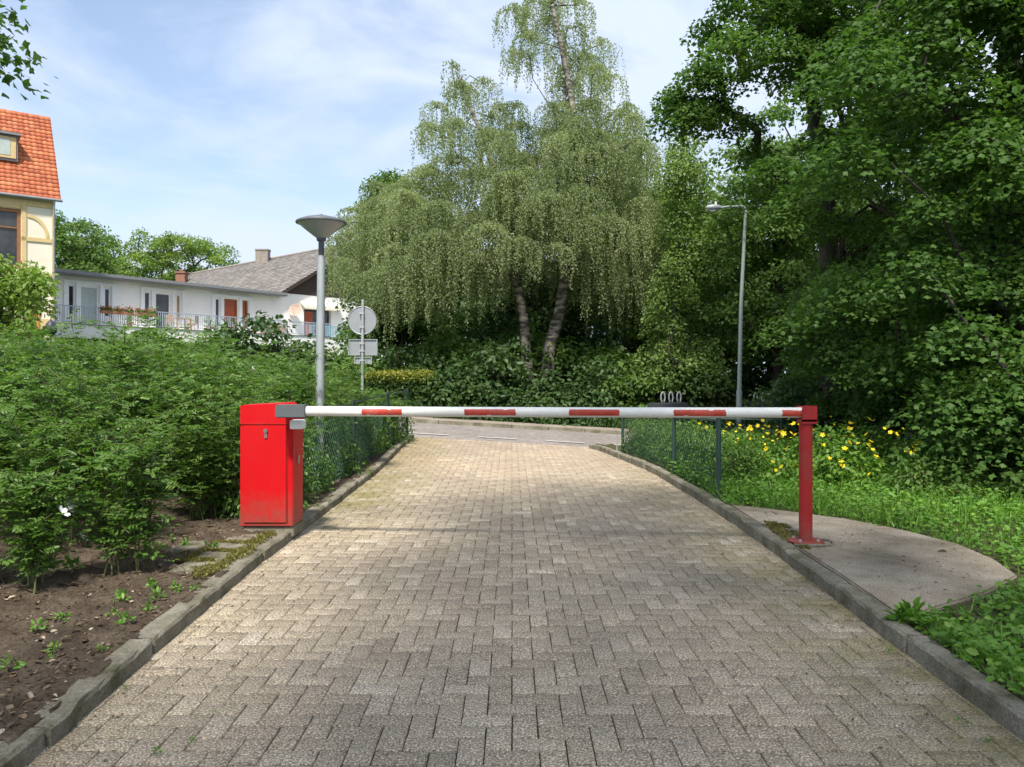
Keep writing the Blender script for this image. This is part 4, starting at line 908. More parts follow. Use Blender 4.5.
for y in (8.1, 8.9, 9.8, 10.8, 11.9, 13.1, 14.5):
    x = -2.95 - (row % 2) * .35
    if y < 9: x -= .15
    while x > -.70 * y - 1.2:
        v = random.randrange(3); px_b = CX + x / y * FPX; yt = 336 + max(0, px_b - 140) * .17; s = min(1.4, max(.6, (CAM_H - (yt - CY) * y / FPX - float(zleft(x, y))) / 1.62)) * random.uniform(.93, 1.08); rose_bush(v, x + random.uniform(-.15, .15), y + random.uniform(-.2, .2), s, rng.random() * 6.28, None, [(random.uniform(-.3, .3), -.35, 1.45)] if (row * 7 + int(-x * 3)) % 13 == 0 else ())
        x -= random.uniform(.82, 1.05)
    row += 1

und = [shrub_mesh('u', .75, .42, 150, 'leaf_rose', .05, T_OVAL, .3), shrub_mesh('u', .9, .45, 150, 'leaf_rose', .055, T_OVAL, .3)]
for i, y in enumerate(np.arange(7.5, 15.6, .52)):
    x = -2.62 + .012 * (y - 8) + random.uniform(-.08, .08); shrub(und[i % 2], 'low_shrub', 'low straggling shrub pressed against the back of the left fence', 'shrub', (x, y, float(zleft(x, y)) - .03), rng.random() * 6.28, (random.uniform(.75, .95),) * 2 + (random.uniform(.7, 1.15),), 'low shrubs behind the left fence')
# yellow flowering shrubs and verge plants on the right
yf_ = flower_mesh(5, .032, .006, M['petal_yellow'])
hy = [shrub_mesh('h', .72, .62, 190, 'leaf_hyper', .055, T_OVAL, .3), shrub_mesh('h', .62, .7, 190, 'leaf_hyper', .06, T_OVAL, .3)]
HG = 'low flowering shrubs on the right verge'
hs = [(2.75, 9.9), (3.3, 9.4), (3.9, 9.6), (4.5, 9.3), (5.1, 9.5), (2.7, 10.9), (3.4, 10.5), (4.1, 10.6), (4.8, 10.4), (5.5, 10.5), (2.8, 12.0), (3.3, 11.6), (3.9, 11.7), (4.7, 11.6), (5.4, 11.6), (6.1, 11.4), (2.8, 13.2), (3.4, 13.0), (4.0, 13.1), (4.9, 13.0), (5.8, 12.8), (2.75, 14.0), (3.3, 14.3), (4.2, 14.3), (5.3, 14.2), (3.5, 15.1), (4.3, 15.2), (3.9, 14.8)]
for i, (x, y) in enumerate(hs):
    x += random.uniform(-.15, .15); y += random.uniform(-.15, .15); s = random.uniform(.85, 1.15)
    if x < 3.05 and y > 9.5: s *= .68; x = max(x, 2.78)
    r = shrub(hy[i % 2], 'flowering_shrub', 'low bright green shrub with yellow flowers on the verge behind the catch post', 'shrub', (x, y, float(zright(x, y)) - .02), rng.random() * 6.28, s, HG)
    nf = 1 if (x < 2.9 and y > 10) else (21 if 3.0 < x < 4.6 else 11)
    if y > 11.9 and x > 3.3: r.scale = (r.scale[0], r.scale[1], r.scale[2] * .72)
    for k in range(nf):
        a = R(random.uniform(-175, -5)) - r.rotation_euler.z; zf_ = .80 * random.random() ** .55; q = .66 * math.sqrt(max(0, 1 - (zf_ / .82) ** 2)) + .02; f = link('flower', yf_, r); f.location = (q * math.cos(a), q * math.sin(a), zf_); f.rotation_euler = (random.uniform(-.8, .8), random.uniform(-.2, 1.3), a)
        f.scale = (random.uniform(.5, 1.0),) * 3
br = [shrub_mesh('b', .8, .75, 170, 'leaf_mid', .075, T_OVAL, .4), shrub_mesh('b', .95, .7, 170, 'leaf_mid', .085, T_OVAL, .4)]
for i, (x, y) in enumerate([(5.4, 8.7), (6.0, 8.1), (6.0, 9.4), (6.5, 8.9), (4.7, 8.5), (5.9, 10.1), (6.6, 10.4), (6.3, 7.4), (6.9, 7.9), (7.0, 6.9)]):
    shrub(br[i % 2], 'bramble', 'dull green bramble on the verge, right of the yellow flowering shrubs', 'shrub', (x, y, float(zright(x, y)) - .03), rng.random() * 6.28, random.uniform(.7, .95), 'brambles on the right verge')
for i, y in enumerate(np.arange(9.3, 14.4, .42)):
    x = float(np.interp(y, [8.5, 10.6, 12.6, 14.3], [2.29, 2.22, 2.12, 1.99])) + .40 + random.uniform(-.03, .08)
    shrub(und[i % 2], 'low_shrub', 'slim upright leafy shrub close behind the right fence', 'shrub', (x, y, float(zright(x, y)) - .03), rng.random() * 6.28, (.72, .72, .72 + .045 * (y - 9) + random.uniform(-.05, .15)), 'slim shrubs behind the right fence')
# young shoots behind the right fence
for i, (x, y, s) in enumerate([(2.78, 11.3, .66), (2.8, 12.4, .7), (2.72, 13.4, .75), (2.62, 14.2, .75), (3.1, 13.8, 1.1)]):
    shrub(hy[i % 2], 'verge_shrub', 'bright rounded shrub standing a step back from the right fence', 'shrub', (x, y, float(zright(x, y)) - .02), rng.random() * 6.28, s * .95, 'shrubs behind the right fence')

# grass and weeds (nobody could count them)
def on_slab(x, y):
    return in_poly(np.array([(2.0, 8.1), (2.60, 7.72), (3.13, 7.18), (3.40, 6.65), (3.54, 6.1), (3.52, 5.6), (3.44, 5.12), (2.43, 4.36), (2.0, 4.12)]), x, y)
n = 26000; Y = 3.0 + 7.6 * rng.random(n); X = 2.14 + (5.3) * rng.random(n) ** 1.15; k = ~on_slab(X, Y) & (X > ix(KR, Y) + .13); X, Y = X[k], Y[k]
pat = .5 + .5 * np.sin(X * 3.1 + 1.3 * np.sin(Y * 2.1)) * np.cos(Y * 2.7 + X); k = rng.random(len(X)) < .35 + .65 * pat; X, Y = X[k], Y[k]
P = np.column_stack([X, Y, zright(X, Y) - .005]); D = rng.normal(size=P.shape) * .45; D[:, 2] = 1; hgt = rng.uniform(.08, .24, len(X)) * np.where(Y > 6.8, 1.1, .6)
tag(link('grass', leaf_mesh('grass', T_BLADE, P, D, unit(len(X)), hgt, rng.uniform(.006, .013, len(X)), M['grass'])), 'tall grass on the right verge', 'grass', kind='stuff')
n = 52000; Y = 2.6 + 8.4 * rng.random(n) ** 1.25; X = 2.12 + 5.7 * rng.random(n) ** 1.2; k = ~on_slab(X, Y) & (X > ix(KR, Y) + .085); X, Y = X[k], Y[k]
pat = .5 + .5 * np.sin(X * 4.3 + 2 * np.sin(Y * 1.7)) * np.cos(Y * 3.3 - X * 1.2); k = rng.random(len(X)) < .3 + .7 * pat; X, Y = X[k], Y[k]
P = np.column_stack([X, Y, zright(X, Y) + rng.random(len(X)) ** 1.3 * np.where(Y > 6.6, .2, .10) + .005]); D = rng.normal(size=P.shape); D[:, 2] *= .35; N = rng.normal(size=P.shape) * .45 + np.array([0, -.15, 1]); Ls = rng.uniform(.025, .06, len(X))
tag(link('weeds', leaf_mesh('weeds', T_OVAL, P, D, N, Ls, Ls * .75, M['weed'])), 'leafy weeds and clover on the right verge', 'weeds', kind='stuff')
def weed(x, y, z, s, label, m='weed', n=40, group=None):
    u = unit(n); P = np.abs(u) * np.array([0, 0, 1]) * s * .6 + u * np.array([1, 1, 0]) * s * .55 * rng.random((n, 1)) + np.array([0, 0, .01]); D = u + np.array([0, 0, .2]); N = rng.normal(size=(n, 3)) * .5 + np.array([0, 0, 1]); Ls = rng.uniform(.25, .5, n) * s
    o = link('weed', leaf_mesh('weed', T_OVAL, P, D, N, Ls, Ls * .6, M[m])); o.location = (x, y, z); return tag(o, label, 'plant', group)
p = gat(918, 622, .1); weed(2.17, 4.2, .09, .16, 'leafy weed sprouting between the right kerb and the slab corner', n=70)
for (px, py, s) in ((122, 600, .09), (150, 610, .07), (125, 622, .08), (150, 585, .08), (70, 570, .12), (185, 545, .08), (55, 650, .06), (195, 590, .05)):
    q = gat(px, py, .09); weed(q.x, q.y, float(zleft(q.x, q.y)), s, 'small green seedling on the bare soil beside the left kerb', group='seedlings on the bare soil', n=26)
for (px, py, s) in ((125, 690, .03), (158, 755, .035), (192, 745, .03), (215, 715, .02), (962, 725, .035), (990, 745, .03), (890, 655, .04), (886, 630, .05)):
    q = gat(px, py, 0); weed(q.x, q.y, .0, s, 'tiny weed growing out of a joint between the bricks', group='weeds in the brick joints', n=14)

mb = MB()
for i in range(150):
    y = 2.4 + 5 * random.random(); x = float(ix(KL, y)) - .16 - 2.6 * random.random(); a = random.random() * 3.14; l = random.uniform(.05, .2); z = float(zleft(x, y)) + .012
    x2, y2 = x + l * math.cos(a), y + l * math.sin(a); x2 = min(x2, float(ix(KL, y2)) - .14); mb.tube([(x, y, z), ((x + x2) / 2 + .01, (y + y2) / 2, z + .012), (x2, y2, float(zleft(x2, y2)) + .01)], [.003, .0025, .0015], 5)
tag(mb.build('twigs', M['twig_brown']), 'dry twigs lying on the bare soil', 'twigs', kind='stuff')
for i in range(26):
    y = 2.8 + 4.2 * random.random(); x = float(ix(KL, y)) - .2 - 1.8 * random.random(); weed(x, y, float(zleft(x, y)), random.uniform(.03, .09), 'small green seedling on the bare soil beside the left kerb', group='seedlings on the bare soil', n=22)
# litter on the bed: dead leaves, chips, pebbles
n = 4600; Y = 2.2 + 6.5 * rng.random(n) ** 1.1; X = ix(KL, Y) - .13 - 2.8 * rng.random(n) ** 1.2
P = np.column_stack([X, Y, zleft(X, Y) + .008]); D = rng.normal(size=P.shape); D[:, 2] *= .2; N = rng.normal(size=P.shape) * .35 + np.array([0, 0, 1]); Ls = rng.uniform(.012, .045, n)
tag(link('leaf_litter', leaf_mesh('leaf_litter', T_OVAL, P, D, N, Ls, Ls * rng.uniform(.3, .8, n), M['dead_leaf'], rng.random(n) ** 1.6)), 'dead leaves and chips lying on the soil', 'litter', kind='stuff')
n = 900; Y = 2.2 + 13 * rng.random(n); sd = rng.random(n) < .6; X = np.where(sd, ix(KL, Y) + .02 + .5 * rng.random(n) ** 2, ix(KR, Y) - .02 - .6 * rng.random(n) ** 2)
P = np.column_stack([X, Y, zdrive(X, Y) + .004]); D = rng.normal(size=P.shape); D[:, 2] *= .15; N = rng.normal(size=P.shape) * .25 + np.array([0, 0, 1]); Ls = rng.uniform(.008, .025, n)
tag(link('leaf_litter', leaf_mesh('leaf_litter', T_OVAL, P, D, N, Ls, Ls * .6, M['dead_leaf'], rng.random(n))), 'crumbs of dead leaf along the edges of the drive', 'litter', kind='stuff')
n = 260; a_ = rng.random(n); Y = 4.6 + 3.2 * a_; X = 2.25 + 1.2 * rng.random(n); k = on_slab(X, Y) & on_slab(X + .12, Y - .12) & on_slab(X + .1, Y + .12); X, Y = X[k], Y[k]; n = len(X)
P = np.column_stack([X, Y, np.full(n, .1085)]); D = rng.normal(size=P.shape); D[:, 2] *= .12; N = rng.normal(size=P.shape) * .2 + np.array([0, 0, 1]); Ls = rng.uniform(.008, .028, n)
tag(link('leaf_litter', leaf_mesh('leaf_litter', T_OVAL, P, D, N, Ls, Ls * .6, M['dead_leaf'], rng.random(n))), 'crumbs of dead leaf lying on the slab', 'litter', kind='stuff')
mb = MB()
for i in range(190):
    y = 2.3 + 5.5 * random.random(); x = float(ix(KL, y)) - .15 - 2.4 * random.random() ** 1.3; r = random.uniform(.006, .02); z = float(zleft(x, y))
    vs = [(x + r * a * random.uniform(.7, 1.2), y + r * b * random.uniform(.7, 1.2), z + r * c * .7) for a, b, c in ((1, 0, 0), (0, 1, 0), (-1, 0, 0), (0, -1, 0), (0, 0, 1), (0, 0, -1), )]
    mb.add(vs, [(0, 1, 4), (1, 2, 4), (2, 3, 4), (3, 0, 4), (1, 0, 5), (2, 1, 5), (3, 2, 5), (0, 3, 5)])
mc = MB()
for i in range(2600):
    y = 2.3 + 5.5 * random.random(); x = float(ix(KL, y)) - .09 - 2.7 * random.random() ** 1.2; r = random.uniform(.004, .012) if random.random() < .8 else random.uniform(.012, .03); z = float(zleft(x, y))
    vs = [(x + r * a * random.uniform(.6, 1.3), y + r * b * random.uniform(.6, 1.3), z + r * c * random.uniform(.4, .9)) for a, b, c in ((1, 0, 0), (0, 1, 0), (-1, 0, 0), (0, -1, 0), (0, 0, 1), (0, 0, -1))]
    mc.add(vs, [(0, 1, 4), (1, 2, 4), (2, 3, 4), (3, 0, 4), (1, 0, 5), (2, 1, 5), (3, 2, 5), (0, 3, 5)])
tag(mc.build('clods', M['soil']), 'crumbly clods of earth on the bed', 'clods', kind='stuff')
tag(mb.build('pebbles', M['stone']), 'pebbles and clods on the bare soil', 'pebbles', kind='stuff')

# ------------------------------------------------------------------ houses
class Frame:
    def __init__(s, A, B, z):
        s.A = Vector((A[0], A[1], z)); d = Vector((B[0] - A[0], B[1] - A[1], 0)); s.len = d.length; s.U = d.normalized(); s.N = Vector((s.U.y, -s.U.x, 0))
    def __call__(s, u, d, v): return tuple(s.A + s.U * u + s.N * d + Vector((0, 0, v)))
    def u(s, px):
        k = (px - CX) / FPX; return (k * s.A.y - s.A.x) / (s.U.x - k * s.U.y)
def wall(mb, F, u0, u1, v0, v1, ops, depth=.16):
    us = sorted({u0, u1, *[o[0] for o in ops], *[o[1] for o in ops]}); vs_ = sorted({v0, v1, *[o[2] for o in ops], *[o[3] for o in ops]})
    for i in range(len(us) - 1):
        for j in range(len(vs_) - 1):
            cu, cv = (us[i] + us[i + 1]) / 2, (vs_[j] + vs_[j + 1]) / 2
            if any(o[0] < cu < o[1] and o[2] < cv < o[3] for o in ops): continue
            mb.add([F(us[i], 0, vs_[j]), F(us[i + 1], 0, vs_[j]), F(us[i + 1], 0, vs_[j + 1]), F(us[i], 0, vs_[j + 1])], [(0, 1, 2, 3)])
    for (a, b, c, d) in ops:
        mb.add([F(a, 0, c), F(b, 0, c), F(b, 0, d), F(a, 0, d), F(a, -depth, c), F(b, -depth, c), F(b, -depth, d), F(a, -depth, d)], [(0, 1, 5, 4), (1, 2, 6, 5), (2, 3, 7, 6), (3, 0, 4, 7)])
def window(root, F, o, fm, pane, name='window', fw=.07, bars=0, panename='pane'):
    a, b, c, d = o; mb = MB(); y0, y1 = -.14, -.05
    mb.box(a, b, y0, y1, c, c + fw, F); mb.box(a, b, y0, y1, d - fw, d, F); mb.box(a, a + fw, y0, y1, c + fw + .001, d - fw - .001, F); mb.box(b - fw, b, y0, y1, c + fw + .001, d - fw - .001, F)
    for k in range(bars):
        v = c + (d - c) * (.68 if bars == 1 else (k + 1) / (bars + 1)); mb.box(a + fw + .001, b - fw - .001, y0, y1 - .01, v - .03, v + .03, F)
    fr = mb.build(name, fm, root)
    mb = MB(); mb.add([F(a + .01, -.13, c + .01), F(b - .01, -.13, c + .01), F(b - .01, -.13, d - .01), F(a + .01, -.13, d - .01)], [(0, 1, 2, 3)]); p = mb.build(panename, pane, fr); return fr
def tiled(name, O, U, S, width, length, m, parent, course=.30, tile=.22, amp=.018, lift=.035):
    O, U, S = Vector(O), Vector(U).normalized(), Vector(S).normalized(); Nn = U.cross(S).normalized()
    if Nn.z < 0: Nn = -Nn
    nc = int(length / course); course = length / nc; nt2 = max(2, int(width / tile)); spt = 5; nu = nt2 * spt + 1; us = np.linspace(0, width, nu)
    prof = amp * (np.abs(np.sin(np.pi * us / (width / nt2))) - .5) * 2
    o_, u_, s_, n_ = map(np.array, (O, U, S, Nn)); V, F, rn = [], [], []; tr = rng.random((nc, nt2 + 1))
    for r in range(nc):
        for (s, h) in ((r * course - .02, lift), ((r + 1) * course, 0.0)):
            V.append(o_ + us[:, None] * u_ + s * s_ + (prof[:, None] + h) * n_); rn.append(tr[r][np.minimum(np.arange(nu) // spt, nt2)])
        V.append(o_ + us[:, None] * u_ + (r * course - .02) * s_ + (prof[:, None] + lift - .04) * n_); rn.append(tr[r][np.minimum(np.arange(nu) // spt, nt2)] * .6)
    V = np.concatenate(V); rn = np.concatenate(rn); i = np.arange(nu - 1)
    for r in range(nc):
        b = r * 3 * nu
        F.append(np.stack([b + i, b + i + 1, b + nu + i + 1, b + nu + i], 1)); F.append(np.stack([b + 2 * nu + i, b + 2 * nu + i + 1, b + i + 1, b + i], 1))
    return link(name, npmesh(name, V, F4=np.concatenate(F), rnd=rn, mats=[m]), parent)

# house with the orange roof
F = Frame((-29.6, 32.55), (-22.6, 38.0), 3.2)
oh = thing('house', 'cream house with a steep orange tiled roof at the left edge', 'house', F(F.len / 2, 0, 0)); H1 = 7.0; dp = 7.2
uw = F.u(21); op1 = (uw - 2.2, uw, 3.4, 6.25); op2 = (F.u(-60), F.u(-25), 3.4, 6.25)
mb = MB(); wall(mb, F, 0, F.len, -2.5, H1, [op1, op2])
for (u0, u1) in ((0, F.len),):
    mb.add([F(0, 0, -2.5), F(0, -dp, -2.5), F(0, -dp, H1), F(0, 0, H1), F(0, -dp / 2, H1 + 4.95)], [(0, 1, 2, 4, 3)]); mb.add([F(F.len, 0, -2.5), F(F.len, -dp, -2.5), F(F.len, -dp, H1), F(F.len, 0, H1), F(F.len, -dp / 2, H1 + 4.95)], [(0, 3, 4, 2, 1)])
    mb.add([F(0, -dp, -2.5), F(F.len, -dp, -2.5), F(F.len, -dp, H1), F(0, -dp, H1)], [(0, 1, 2, 3)])
mb.build('wall', M['cream_wall'], oh)
for o in (op1, op2): window(oh, F, o, M['brown_frame'], M['glass'], fw=.16, bars=1)
mb = MB()   # ochre trim bands, posts, and a curved brace
L_ = F.len
for (a, b, c, d) in ((0, L_ - .001, H1 - .55, H1 - .28), (op1[1] + .0, L_ - .12, 4.75, 4.95), (op1[1] + .02, op1[1] + .22, 0, 6.45), (op1[0] - .3, op1[1] + .0, 6.28, 6.45), (L_ - .11, L_ + .02, -.5, H1 - .56), (0, L_ - .12, 3.05, 3.25), (op1[1] + .30, L_ - .15, .3, 1.0)):
    mb.box(a, b, .003, .05, c, d, F)
for t in range(10):
    a0, a1 = R(90 * t / 10), R(90 * (t + 1) / 10); w_ = L_ - .25 - (op1[1] + .25)
    q = lambda a, r: F(op1[1] + .25 + w_ * math.sin(a) * r, .045, 4.97 + 1.1 * math.cos(a) * r); mb.add([q(a0, .85), q(a1, .85), q(a1, 1), q(a0, 1)], [(0, 1, 2, 3)])
mb.build('trim', M['ochre_trim'], oh)
mb = MB(); mb.box(op1[1] + .3, op1[1] + .75, .052, .10, -.6, 1.6, F); mb.build('shutter', M['orange_shutter'], oh)
sl = Vector(F(0, -dp / 2, H1 + 4.95)) - Vector(F(0, .25, H1 - .15)); Lr = sl.length
tiled('roof', F(-.2, .25, H1 - .12), F.U, sl, F.len + .45, Lr, M['tile_orange'], oh, .28, .24, .02)
slb = Vector(F(0, -dp / 2, H1 + 4.95)) - Vector(F(0, -dp - .25, H1 - .15)); tiled('roof', F(-.2, -dp - .25, H1 - .12), F.U, slb, F.len + .45, Lr, M['tile_orange'], oh, .28, .24, .02)
mb = MB(); mb.tube([F(-.2, .30, H1 - .16), F(F.len + .3, .30, H1 - .16)], .075, 10); mb.build('gutter', M['grey_trim'], oh, smooth=True)
mb = MB(); mb.tube([F(F.len - .05, .30, H1 - .2), F(F.len - .05, .14, H1 - .6), F(F.len - .05, .12, -2.5)], .05, 10); mb.build('downpipe', M['galv'], oh, smooth=True)
# dormer window in the orange roof
ud = F.u(20); Fd = lambda u, d, v: F(u, d, v); v0 = H1 + 1.75
mb = MB(); mb.box(ud - 2.2, ud, -2.6, -.95, v0, v0 + 1.25, F); dm = mb.build('dormer', M['grey_trim'], oh)
mb = MB(); mb.box(ud - 2.4, ud + .12, -2.9, -.75, v0 + 1.252, v0 + 1.36, F); mb.build('dormer_roof', M['grey_trim'], dm)
class Sub:
    pass
mb = MB(); mb.box(ud - 2.1, ud - .08, -.945, -.90, v0 + .12, v0 + 1.15, F); mb.build('dormer_frame', M['ochre_trim'], dm)
mb = MB(); mb.box(ud - 1.95, ud - .32, -.897, -.885, v0 + .25, v0 + 1.05, F); mb.build('pane', M['curtain'], dm)

# white house with the long terrace
F = Frame((-25.4, 42.15), (-16.6, 54.6), 4.25)
wh = thing('house', 'long white flat roofed house with a railed terrace', 'house', F(F.len / 2, 0, -2)); Hh = 2.75
pxs = [(67.7, 75.6, .55, 'g'), (80, 99, .02, 'c'), (104, 111, .55, 'g'), (144, 151, .5, 'g'), (155, 171, .02, 'g'), (176, 181.5, .55, 'o'), (215, 220.5, .4, 'g'), (223.5, 237.5, .02, 'd'), (242.5, 248, .4, 'd')]
ops = [(F.u(a), F.u(b), v, 2.28, k) for a, b, v, k in pxs]
mb = MB(); wall(mb, F, -1.0, F.len, -4.5, Hh, [o[:4] for o in ops]); mb.add([F(-1, 0, -4.5), F(-1, -6, -4.5), F(-1, -6, Hh), F(-1, 0, Hh)], [(0, 1, 2, 3)]); mb.add([F(F.len, 0, -4.5), F(F.len, -6, -4.5), F(F.len, -6, Hh), F(F.len, 0, Hh)], [(0, 1, 2, 3)]); mb.build('wall', M['white_wall'], wh)
for o in ops:
    pm = {'g': M['glass'], 'c': M['curtain'], 'o': M['ochre_curtain'], 'd': M['red_door']}[o[4]]
    nm = 'door' if o[2] < .1 else 'window'; window(wh, F, o[:4], M['brown_frame'] if o[4] == 'd' else M['white_frame'], pm, nm, .09, 0, 'panel' if o[4] == 'd' else 'pane')
mb = MB()   # white posts between grouped windows
for g_ in ((65.5, 77.7, 101.5, 113.4), (142, 153, 173.5, 183.5), (213, 222, 240, 250)):
    mb = MB()
    for px in g_: u = F.u(px); mb.box(u - .11, u + .11, .004, .09, .0, 2.401, F)
    mb.box(F.u(g_[0]) - .11, F.u(g_[-1]) + .11, .004, .088, 2.4, 2.52, F); mb.build('window_surround', M['white_frame'], wh)
mb = MB(); mb.box(-1.3, F.len + .2, -6.2, .75, Hh + .01, Hh + .20, F); rf = mb.build('roof', M['grey_trim'], wh)
mb = MB(); mb.box(-1.3, F.len + .2, .755, .80, Hh + .06, Hh + .24, F); mb.build('roof_edge', M['grey_trim'], rf)
mb = MB(); mb.box(-2.0, F.len + 6.5, .002, 1.9, -.25, -.06, F); mb.box(-2.0, F.len + 6.5, 1.75, 1.9, -.80, -.251, F); mb.build('terrace', M['white_wall'], wh)
mb = MB(); mb.box(-2.0, F.len + 6.5, 1.72, 1.95, -.058, -.02, F); mb.build('terrace_edge', M['grey_trim'], wh)
mb = MB(); mb.box(-2, F.len + 3.2, 1.80, 1.84, .90, .95, F); mb.box(-2, F.len + 3.2, 1.80, 1.83, .06, .10, F); u = -2.0; k = 0
while u < F.len + 3.2:
    big = k % 12 == 0; mb.box(u, u + (.05 if big else .022), 1.80, 1.83, .0 if big else .101, .899, F); u += .125; k += 1
mb.build('railing', M['rail_blue'], wh)
mb = MB(); mb.box(-2, F.len, -.5, .8, -4.5, -.81, F); mb.build('lower_wall', M['brick'], wh)

# things on the terrace
def garden_chair(F, u, d, rz, label, m):
    root = thing('garden_chair', label, 'chair', F(u, d, -.055), group='chairs on the terrace'); c, s = math.cos(rz), math.sin(rz)
    G = lambda x, y, z: F(u + c * x - s * y, d + s * x + c * y, z - .055)
    m_ = MB(); m_.box(-.23, .23, -.23, .23, .43, .47, G); m_.build('seat', m, root); m_ = MB(); m_.box(-.23, .23, -.25, -.21, .52, .95, G); m_.build('backrest', m, root)
    for x in (-.21, .21):
        for y in (-.21, .21): m_ = MB(); m_.box(x - .02, x + .02, y - .02, y + .02, 0, .429 if y > 0 else .519, G); m_.build('leg', m, root)
garden_chair(F, F.u(160), 1.1, .4, 'wooden garden chair on the terrace before the dark glass door', M['wood'])
garden_chair(F, F.u(184), 1.0, 2.6, 'wooden garden chair on the terrace beside the ochre curtain', M['wood'])
garden_chair(F, F.u(216), 1.1, 1.2, 'dark garden chair on the terrace left of the red door', M['dark_wood'])
tb = thing('garden_table', 'small wooden table on the terrace between the garden chairs', 'table', F(F.u(172), 1.0, -.055)); ut = F.u(172)
mb = MB(); mb.box(ut - .5, ut + .5, .65, 1.35, .66, .70, F); mb.build('tabletop', M['wood'], tb)
for a in (-.44, .44):
    for b in (.7, 1.3): mb = MB(); mb.box(ut + a - .025, ut + a + .025, b - .025, b + .025, -.055, .659, F); mb.build('leg', M['wood'], tb)
up_ = F.u(262); bn = thing('wooden_bench', 'slatted wooden bench at the right end of the terrace', 'bench', F(up_, 1.1, -.055))
mb = MB()
for k in range(9): mb.box(up_ - 1.0 + k * .23, up_ - .82 + k * .23, 1.45, 1.48, .05, .75, F)
mb.build('slats', M['wood'], bn); mb = MB(); mb.box(up_ - 1.05, up_ + 1.1, 1.0, 1.44, .42, .47, F); mb.build('seat', M['wood'], bn)
for k in (-1, 1): mb = MB(); mb.box(up_ + k * .95 - .04, up_ + k * .95 + .04, 1.05, 1.43, -.055, .419, F); mb.build('leg', M['wood'], bn)
def flowerbox(px, w, label, fm):
    u = F.u(px); root = thing('flower_box', label, 'flower box', F(u, 2.0, .6), group='flower boxes on the terrace railing'); m_ = MB(); m_.box(u - w / 2, u + w / 2, 1.86, 2.06, .62, .80, F); m_.build('box', M['terracotta'], root)
    n = int(260 * w); P = np.array([F(u + (rng.random() - .5) * w, 1.96 + rng.normal() * .08, .80 + abs(rng.normal()) * .10) for _ in range(n)]); Ls = rng.uniform(.06, .11, n)
    link('plants', leaf_mesh('plants', T_OVAL, P, unit(n), unit(n), Ls, Ls * .7, M['leaf_mid']), root); k = n // 3; P = P[:k] + np.array([0, 0, .07])
    link('blooms', leaf_mesh('blooms', T_OVAL, P, unit(k), unit(k), Ls[:k], Ls[:k] * .8, fm), root)
flowerbox(92, 1.0, 'flower box on the railing before the pale curtained door', M['petal_red']); flowerbox(107, 1.0, 'flower box on the railing right of the pale curtained door', M['petal_red']); flowerbox(128, 1.2, 'flower box on the railing before the blank white wall', M['petal_red'])
def pot(px, d, s, label):
    u = F.u(px); root = thing('potted_plant', label, 'potted plant', F(u, d, -.055), group='potted plants on the terrace'); c = F(u, d, -.055); m_ = MB(); m_.lathe([(0, 0), (.11 * s, 0), (.16 * s, .28 * s), (.18 * s, .28 * s), (.18 * s, .31 * s), (0, .27 * s)], c, 14); m_.build('pot', M['terracotta'], root, smooth=True)
    n = 130; P = np.array(c) + np.array([0, 0, .5 * s]) + unit(n) * rng.random((n, 1)) ** .5 * np.array([.26, .26, .32]) * s; Ls = rng.uniform(.08, .14, n) * s; link('foliage', leaf_mesh('foliage', T_OVAL, P, unit(n), unit(n) + np.array([0, 0, .7]), Ls, Ls * .6, M['leaf_light']), root)
pot(196, 1.4, 1.2, 'potted plant on the terrace between ochre curtain and red door'); pot(204, 1.3, .9, 'smaller potted plant on the terrace left of the dark chair'); pot(240, 1.5, 1.2, 'potted plant on the terrace before the red door'); pot(252, 1.5, 1.0, 'potted plant on the terrace left of the slatted bench'); pot(118, 1.3, .9, 'potted plant on the terrace right of the first window group')

# gabled house with the grey tiled roof
e1 = Vector((-17.9, 55.0, 6.65)); pk = Vector((-12.28, 61.28, 11.95)); gd = Vector((e1.x - pk.x, e1.y - pk.y, 0)); rd_ = Vector((-.745, .667, 0)); e2 = pk - gd; Lrg = 31.0
gh = thing('house', 'gabled white house with a grey tiled roof behind the terrace, partly under the birch', 'house', (pk.x, pk.y, 2))
F2 = Frame((e1.x, e1.y), (e2.x, e2.y), 4.25); W2 = F2.len; hz = e1.z - 4.25
ua, ub = F2.u(304), F2.u(331); opg = (ua, ub, .0, 2.15)
cb = 3.2; top_ = pk.z - 4.25; ux = .15 + (cb - hz) / ((top_ - hz) / (W2 / 2))
mb = MB(); wall(mb, F2, .15, W2 - .15, -4.5, hz - .05, [opg], .3); mb.add([F2(.15, 0, hz - .05), F2(W2 - .15, 0, hz - .05), F2(W2 - ux, 0, cb), F2(ux, 0, cb)], [(0, 1, 2, 3)])
for (a, b) in ((.15, 0), (W2 - .15, 1)): mb.add([F2(a, 0, -4.5), F2(a, -Lrg, -4.5), F2(a, -Lrg, hz), F2(a, 0, hz)], [(0, 1, 2, 3)])
mb.build('wall', M['white_wall'], gh)
mb = MB(); mb.add([F2(ux, .02, cb), F2(W2 - ux, .02, cb), F2(W2 / 2, .02, top_ - .12), F2(ux, -.15, cb), F2(W2 - ux, -.15, cb), F2(W2 / 2, -.15, top_ - .12)], [(0, 1, 2), (0, 3, 4, 1), (1, 4, 5, 2), (2, 5, 3, 0)]); mb.build('gable_cladding', M['dark_wood'], gh)
mb = MB(); mb.box(ua + .02, ub - .02, -.28, -.26, .0, 2.13, F2); mb.build('window', M['glass'], gh)
mb = MB(); mb.box(ua + .2, ua + .9, -.255, -.235, .1, 2.0, F2); mb.build('door', M['red_door'], gh)
